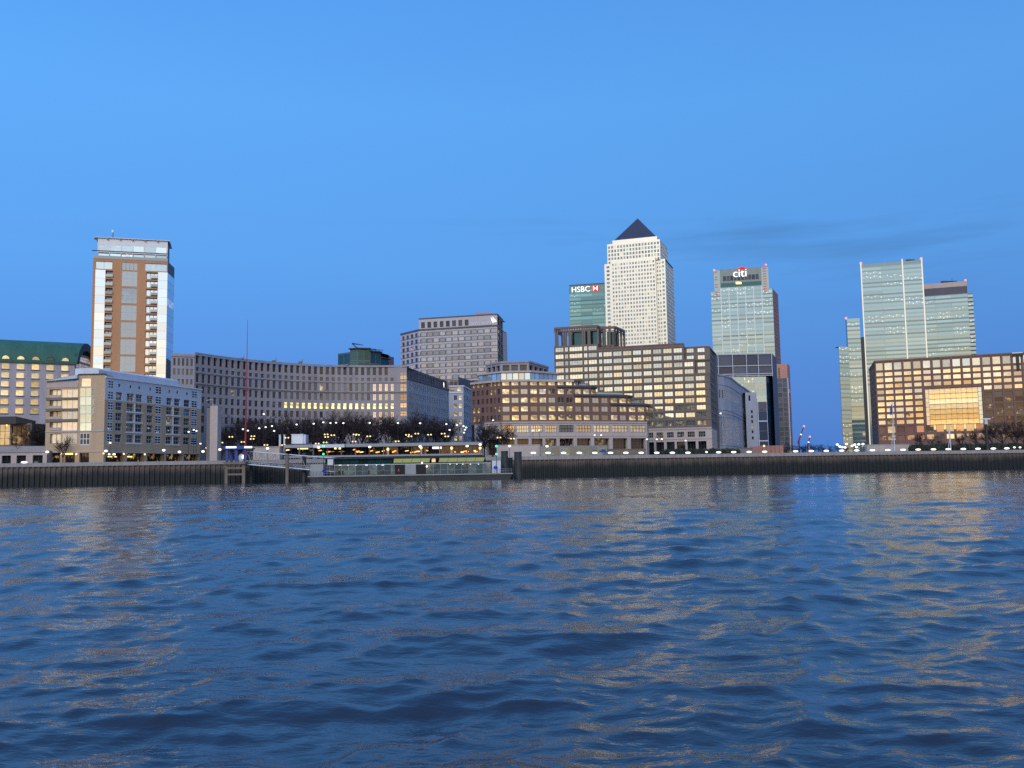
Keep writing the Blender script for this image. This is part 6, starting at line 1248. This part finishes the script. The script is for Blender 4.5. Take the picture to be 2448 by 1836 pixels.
def gangway():
    Y0, Y1 = 279., 271.; T0, T1, B0, B1 = P(590, 1079, Y0), P(800, 1095.5, Y1), P(588, 1110, Y0), P(800, 1128, Y1); root = empty('gangway', (B0.x, Y0, B0.z)); tag(root, 'sloping grey lattice truss gangway leading down to the pier', 'gangway'); n = 13
    for d, nm in ((0, 'truss'), (2.6, 'truss')):
        b = MB(); o = Vector((0, d, 0)); b.tube([T0 + o, T1 + o], .17, M['white2'], 5); b.tube([B0 + o, B1 + o], .2, M['white2'], 5)
        for k in range(n + 1):
            t = T0 + (T1 - T0) * (k / n) + o; q = B0 + (B1 - B0) * (k / n) + o; b.tube([t, q], .08, M['grey'], 4)
            if k < n: t2 = T0 + (T1 - T0) * ((k + 1) / n) + o; q2 = B0 + (B1 - B0) * ((k + 1) / n) + o; b.tube([q, t2] if k % 2 else [t, q2], .08, M['grey'], 4)
        b.build(nm, root)
    b = MB(); b.hexa([B0 - Vector((0, 0, .25)), B1 - Vector((0, 0, .25)), B1 + Vector((0, 2.6, -.25)), B0 + Vector((0, 2.6, -.25))], [B0 + Vector((0, 0, .05)), B1 + Vector((0, 0, .05)), B1 + Vector((0, 2.6, .05)), B0 + Vector((0, 2.6, .05))], M['slate']); b.build('deck', root)
    b = MB(); h = Vector((0, .1, 1.1)); b.tube([B0 + h, B1 + h], .06, M['white2'], 4); b.tube([B0 + h * .55, B1 + h * .55], .05, M['white2'], 4); b.build('handrail', root)
gangway()
def trestle():
    Y = 277.; root = empty('timber_trestle', (P(562, 1150, Y).x, Y, 0)); tag(root, 'weathered timber trestle on four posts at the head of the gangway', 'trestle')
    zt = P(562, 1110, Y).z
    for u in (541.5, 583):
        for d in (0, 6):
            b = MB(); q = P(u, 1130, Y + d); b.box((q.x, Y + d, zt / 2 - .9), (.85, .8, zt + 1.8), M['wood'] if d == 0 else M['pile']); b.build('leg', root)
    a, c = P(541.5, 1110, Y), P(583, 1110, Y)
    for v in (1119, 1134): z = P(562, v, Y).z; b = MB(); b.box(((a.x + c.x) / 2, Y - .1, z), (c.x - a.x, .5, .55), M['wood']); b.build('cross_beam', root)
    b = MB(); b.box(((a.x + c.x) / 2, Y + 3, zt + .35), (c.x - a.x + 1.2, 8, .7), M['wood']); b.build('deck', root)
    return zt + .7
TZ = trestle()
def kiosk():
    Y = 277.5; a, c = P(541, 1090, Y), P(584, 1090, Y); root = empty('blue_kiosk', ((a.x + c.x) / 2, Y + 2, TZ)); tag(root, 'blue framed pier entrance kiosk with bright white strip lights', 'kiosk'); zr = P(562, 1074, Y).z
    for u in (542.5, 565, 584):
        for d in (0, 4.5): b = MB(); q = P(u, 1090, Y); b.box((q.x, Y + d, (TZ + zr) / 2), (.75 if u < 570 else .35, .4, zr - TZ), M['blue']); b.build('post', root)
    b = MB(); b.box(((a.x + c.x) / 2, Y + 2.2, zr + .5), (c.x - a.x + 1.5, 6, 1.0), M['blue']); rf = b.build('roof', root)
    q = P(575, 1095, Y + .8); b = MB(); b.ball((q.x + .1, Y + 1.6, TZ + 1.1), 1.25, M['white2'], 1.45, 12, 8); b.build('cabin', root); b = MB(); q = P(581, 1092, Y + .1); b.box((q.x, Y + .1, q.z), (.5, .2, 1.1), E_['lamp']); b.build('lit_panel', root)
    for u, v, w in ((553, 1069.3, 3.1), (593.5, 1069, 2.2)): b = MB(); q = P(u, v, Y - .6); b.box((q.x, q.y, q.z), (w, .5, .5), E_['cool']); b.build('strip_light', rf)
    b = MB(); q = P(593, 1072, Y); b.box((q.x, Y + 1, q.z - .1), (2.8, 3, .35), M['slate']); b.build('side_canopy', root)
kiosk()
def pile(u, vt, w, Y, lab, mt):
    q = P(u, vt, Y); root = empty('mooring_pile', (q.x, Y, 0)); tag(root, lab, 'pile', 'mooring piles of the pier'); b = MB(); b.tube([(q.x, Y, -2), (q.x, Y, q.z - .2)], w, mt, 12); b.build('shaft', root); b = MB(); b.tube([(q.x, Y, q.z - .25), (q.x, Y, q.z)], [w * 1.12, w * 1.0], M['pile'], 12); b.build('cap', root)
pile(687, 1086, .52, 272, 'slim round pile at the middle of the gangway', M['wood']); pile(727.5, 1083, .62, 276, 'round pile just left of the pontoon, behind the gangway', M['pile']); pile(601, 1113, .5, 282, 'short dark pile under the upper gangway end', M['pile'])
pile(1206, 1078, 1.05, 274, 'thick dark pile at the right end of the pontoon', M['pile']); pile(1238, 1080, 1.15, 276, 'thick dark pile standing clear right of the pontoon', M['pile']); pile(1220, 1094, .7, 279, 'thinner dark pile between the two thick right-hand piles', M['pile'])
def signal(u, lab):
    q = P(u, 1066, PY + .4); root = empty('signal_mast', (q.x, q.y, DZ)); tag(root, lab, 'signal', 'green signal masts'); b = MB(); b.tube([(q.x, q.y, DZ), (q.x, q.y, q.z)], .07, M['post'], 5); b.build('post', root)
    for v in (1066.5, 1085.5): b = MB(); z = P(u, v, PY).z; b.ball((q.x, q.y - .15, z), .32, E_['greenl']); b.build('lamp_head', root)
signal(773.5, 'mast with two green signal lights at the left end of the pontoon'); signal(1186.5, 'mast with two green signal lights at the right end of the pontoon')
# ---- waiting passengers
def person(u, lab, coat, turn, stride=.1, hgt=1.72):
    q = P(u, 1130, PY + .55); root = empty('person', (q.x, q.y, DZ)); tag(root, lab, 'person', None); s = hgt / 1.72
    def skin(name, J, E, mat, par=root):
        me = bpy.data.meshes.new(name); me.from_pydata([tuple(Vector(j[0]) * s) for j in J], E, []); o = bpy.data.objects.new(name, me); COL.objects.link(o); o.parent = par; o.rotation_euler = (0, 0, turn)
        md = o.modifiers.new('skin', 'SKIN'); me.skin_vertices.new() if not me.skin_vertices else None
        for sv, j in zip(me.skin_vertices[0].data, J): sv.radius = (j[1] * s, j[2] * s if len(j) > 2 else j[1] * s)
        me.skin_vertices[0].data[0].use_root = True; o.modifiers.new('sub', 'SUBSURF').render_levels = 2; me.materials.append(mat); return o
    st = stride
    J = [((0, 0, .95), .13, .10), ((0, 0, 1.2), .14, .10), ((0, 0, 1.40), .15, .09), ((0, 0, 1.50), .05), ((0, -.01, 1.60), .085, .095), ((0, 0, 1.70), .06),
         ((.09, 0, .88), .085), ((.10, -st, .48), .062), ((.10, st * .6, .08), .042), ((.10, st * .6 - .12, .03), .035), ((-.09, 0, .88), .085), ((-.10, st, .48), .062), ((-.10, st * 1.4, .08), .042), ((-.10, st * 1.4 - .12, .03), .035),
         ((.19, 0, 1.38), .055), ((.25, .02, 1.10), .045), ((.24, -.08, .85), .035), ((.24, -.11, .78), .03), ((-.19, 0, 1.38), .055), ((-.25, .02, 1.10), .045), ((-.24, -.08, .85), .035), ((-.24, -.11, .78), .03)]
    E = [(0, 1), (1, 2), (2, 3), (3, 4), (4, 5), (0, 6), (6, 7), (7, 8), (8, 9), (0, 10), (10, 11), (11, 12), (12, 13), (2, 14), (14, 15), (15, 16), (16, 17), (2, 18), (18, 19), (19, 20), (20, 21)]
    body = skin('body', J, E, M['skin']); skin('coat', [((0, 0, .62), .17, .13), ((0, 0, .95), .165, .125), ((0, 0, 1.2), .17, .125), ((0, 0, 1.42), .17, .105)], [(0, 1), (1, 2), (2, 3)], coat)
    skin('trousers', [((0, 0, .92), .14, .11), ((.09, 0, .86), .1), ((.10, -st, .48), .078), ((.10, st * .6, .1), .06), ((-.09, 0, .86), .1), ((-.10, st, .48), .078), ((-.10, st * 1.4, .1), .06)], [(0, 1), (1, 2), (2, 3), (0, 4), (4, 5), (5, 6)], M['post'])
    skin('hair', [((0, .025, 1.60), .085, .085), ((0, .015, 1.70), .075)], [(0, 1)], M['bark'])
    for sd in (1, -1): skin('sleeve', [((.17 * sd, 0, 1.40), .07), ((.255 * sd, .02, 1.10), .06), ((.245 * sd, -.07, .88), .048)], [(0, 1), (1, 2)], coat)
for u, lab, ct, tn, h in ((811, 'person in dark coat on the pontoon, left one of the standing pair', 'coat', .4, 1.75), (819, 'person in dark coat on the pontoon, right one of the standing pair', 'coat', -.5, 1.8), (882, 'person in dark clothes standing left of the pontoon doorway', 'coat', 1.2, 1.7), (915, 'short person in dark clothes standing alone by the glass screen', 'coat', 2., 1.6), (953, 'person in red jacket in the dark doorway of the pontoon', 'redcoat', .2, 1.6)):
    person(u, lab, M[ct], tn, .06, h)
# ================= sky, sun and look
def sky():
    w = bpy.data.worlds.new('World'); sc.world = w; w.use_nodes = True; t = w.node_tree; t.nodes.clear()
    tc = node(t, 'ShaderNodeTexCoord'); sx = node(t, 'ShaderNodeSeparateXYZ', ins={0: tc.outputs['Generated']}); zz = sx.outputs['Z']
    el = math_n(t, 'DIVIDE', math_n(t, 'ARCSINE', zz), math.radians(90))                      # 0 horizon, 1 zenith
    def ramp(stops):
        r = node(t, 'ShaderNodeValToRGB', ins={'Fac': el}); e = r.color_ramp.elements; e[0].position, e[0].color = stops[0][0], (*stops[0][1], 1); e[1].position, e[1].color = stops[-1][0], (*stops[-1][1], 1)
        for p, c in stops[1:-1]: x = e.new(p); x.color = (*c, 1)
        return r.outputs[0]
    east = ramp([(0, EAST[0]), (.06, EAST[1]), (.14, EAST[2]), (.24, EAST[3]), (.36, EAST[4]), (.6, EAST[5]), (1, EAST[6])])
    west = ramp([(0, WEST[0]), (.03, WEST[1]), (.055, WEST[2]), (.10, WEST[3]), (.2, WEST[4]), (.4, WEST[5]), (1, WEST[6])])
    # azimuth factor: 1 straight behind the viewer where the sun has set, 0 ahead
    hl = math_n(t, 'SQRT', math_n(t, 'MAXIMUM', math_n(t, 'SUBTRACT', 1.0, math_n(t, 'MULTIPLY', zz, zz)), 1e-4))
    ca = math_n(t, 'DIVIDE', math_n(t, 'MULTIPLY', sx.outputs['Y'], -1.0), hl)
    f = node(t, 'ShaderNodeMapRange', interpolation_type='SMOOTHSTEP', ins={'Value': ca, 'From Min': -.1, 'From Max': .92})
    wg = node(t, 'ShaderNodeVectorMath', operation='SCALE', ins={0: west, 'Scale': GLOW})
    mx = node(t, 'ShaderNodeMix', data_type='RGBA'); t.links.new(f.outputs[0], mx.inputs['Factor']); t.links.new(east, mx.inputs[6]); t.links.new(wg.outputs[0], mx.inputs[7])
    # faint streaks of thin cloud
    mp = node(t, 'ShaderNodeMapping', ins={'Vector': tc.outputs['Generated'], 'Scale': (2.2, 2.2, 22.), 'Rotation': (.0, -.012, 0), 'Location': (1.3, .4, .2)})
    nz = node(t, 'ShaderNodeTexNoise', ins={'Vector': mp.outputs[0], 'Scale': 1.3, 'Detail': 4., 'Roughness': .5})
    st = node(t, 'ShaderNodeMapRange', ins={'Value': nz.outputs[0], 'From Min': .5, 'From Max': .68, 'To Min': 0., 'To Max': 1.})
    bandm = node(t, 'ShaderNodeMapRange', interpolation_type='SMOOTHSTEP', ins={'Value': math_n(t, 'ABSOLUTE', math_n(t, 'SUBTRACT', el, .143)), 'From Min': .0, 'From Max': .055, 'To Min': 1., 'To Max': 0.})
    rt = node(t, 'ShaderNodeMapRange', interpolation_type='SMOOTHSTEP', ins={'Value': sx.outputs['X'], 'From Min': -.25, 'From Max': .12, 'To Min': .1, 'To Max': 1.})
    ck = math_n(t, 'SUBTRACT', 1.0, math_n(t, 'MULTIPLY', math_n(t, 'MULTIPLY', math_n(t, 'MULTIPLY', st.outputs[0], bandm.outputs[0]), rt.outputs[0]), .24))
    ck = math_n(t, 'MULTIPLY', ck, math_n(t, 'SUBTRACT', 1.0, math_n(t, 'MULTIPLY', sx.outputs['X'], .16)))
    cl = node(t, 'ShaderNodeVectorMath', operation='SCALE', ins={0: mx.outputs[2], 'Scale': ck})
    ns = node(t, 'ShaderNodeTexSky'); ns.sky_type = 'NISHITA'; ns.sun_disc = False; ns.sun_elevation = math.radians(1.5); ns.sun_rotation = math.radians(180)
    n2 = node(t, 'ShaderNodeVectorMath', operation='SCALE', ins={0: ns.outputs[0], 'Scale': .015})
    sm = node(t, 'ShaderNodeVectorMath', operation='ADD', ins={0: cl.outputs[0], 1: n2.outputs[0]})
    b = node(t, 'ShaderNodeBackground', ins={'Color': sm.outputs[0], 'Strength': 1.0}); node(t, 'ShaderNodeOutputWorld', ins={'Surface': b.outputs[0]})
    ld = bpy.data.lights.new('sunset_glow', 'SUN'); ld.energy = SUN; ld.angle = math.radians(20); ld.color = (1, .86, .73); lo = bpy.data.objects.new('sunset_glow', ld); COL.objects.link(lo)
    lo.rotation_euler = Vector((.27, .96, -math.tan(math.radians(29)))).to_track_quat('-Z', 'Y').to_euler()
EAST = [(.058, .215, .64), (.068, .250, .71), (.092, .335, .82), (.100, .370, .88), (.076, .302, .82), (.07, .27, .76), (.07, .26, .68)]
WEST = [(1.0, .56, .22), (1.0, .72, .37), (.98, .86, .64), (.80, .88, .90), (.60, .78, .96), (.36, .56, .90), (.16, .32, .66)]
GLOW, SUN = 1.5, 1.4
sky()
sc.view_settings.view_transform = 'Standard'; sc.view_settings.look = 'None'; sc.view_settings.exposure = 0; sc.view_settings.gamma = 1
sc.render.engine = 'CYCLES'; sc.cycles.max_bounces = 6; sc.cycles.glossy_bounces = 4; sc.cycles.diffuse_bounces = 3; sc.cycles.sample_clamp_indirect = 6.; sc.cycles.use_denoising = False
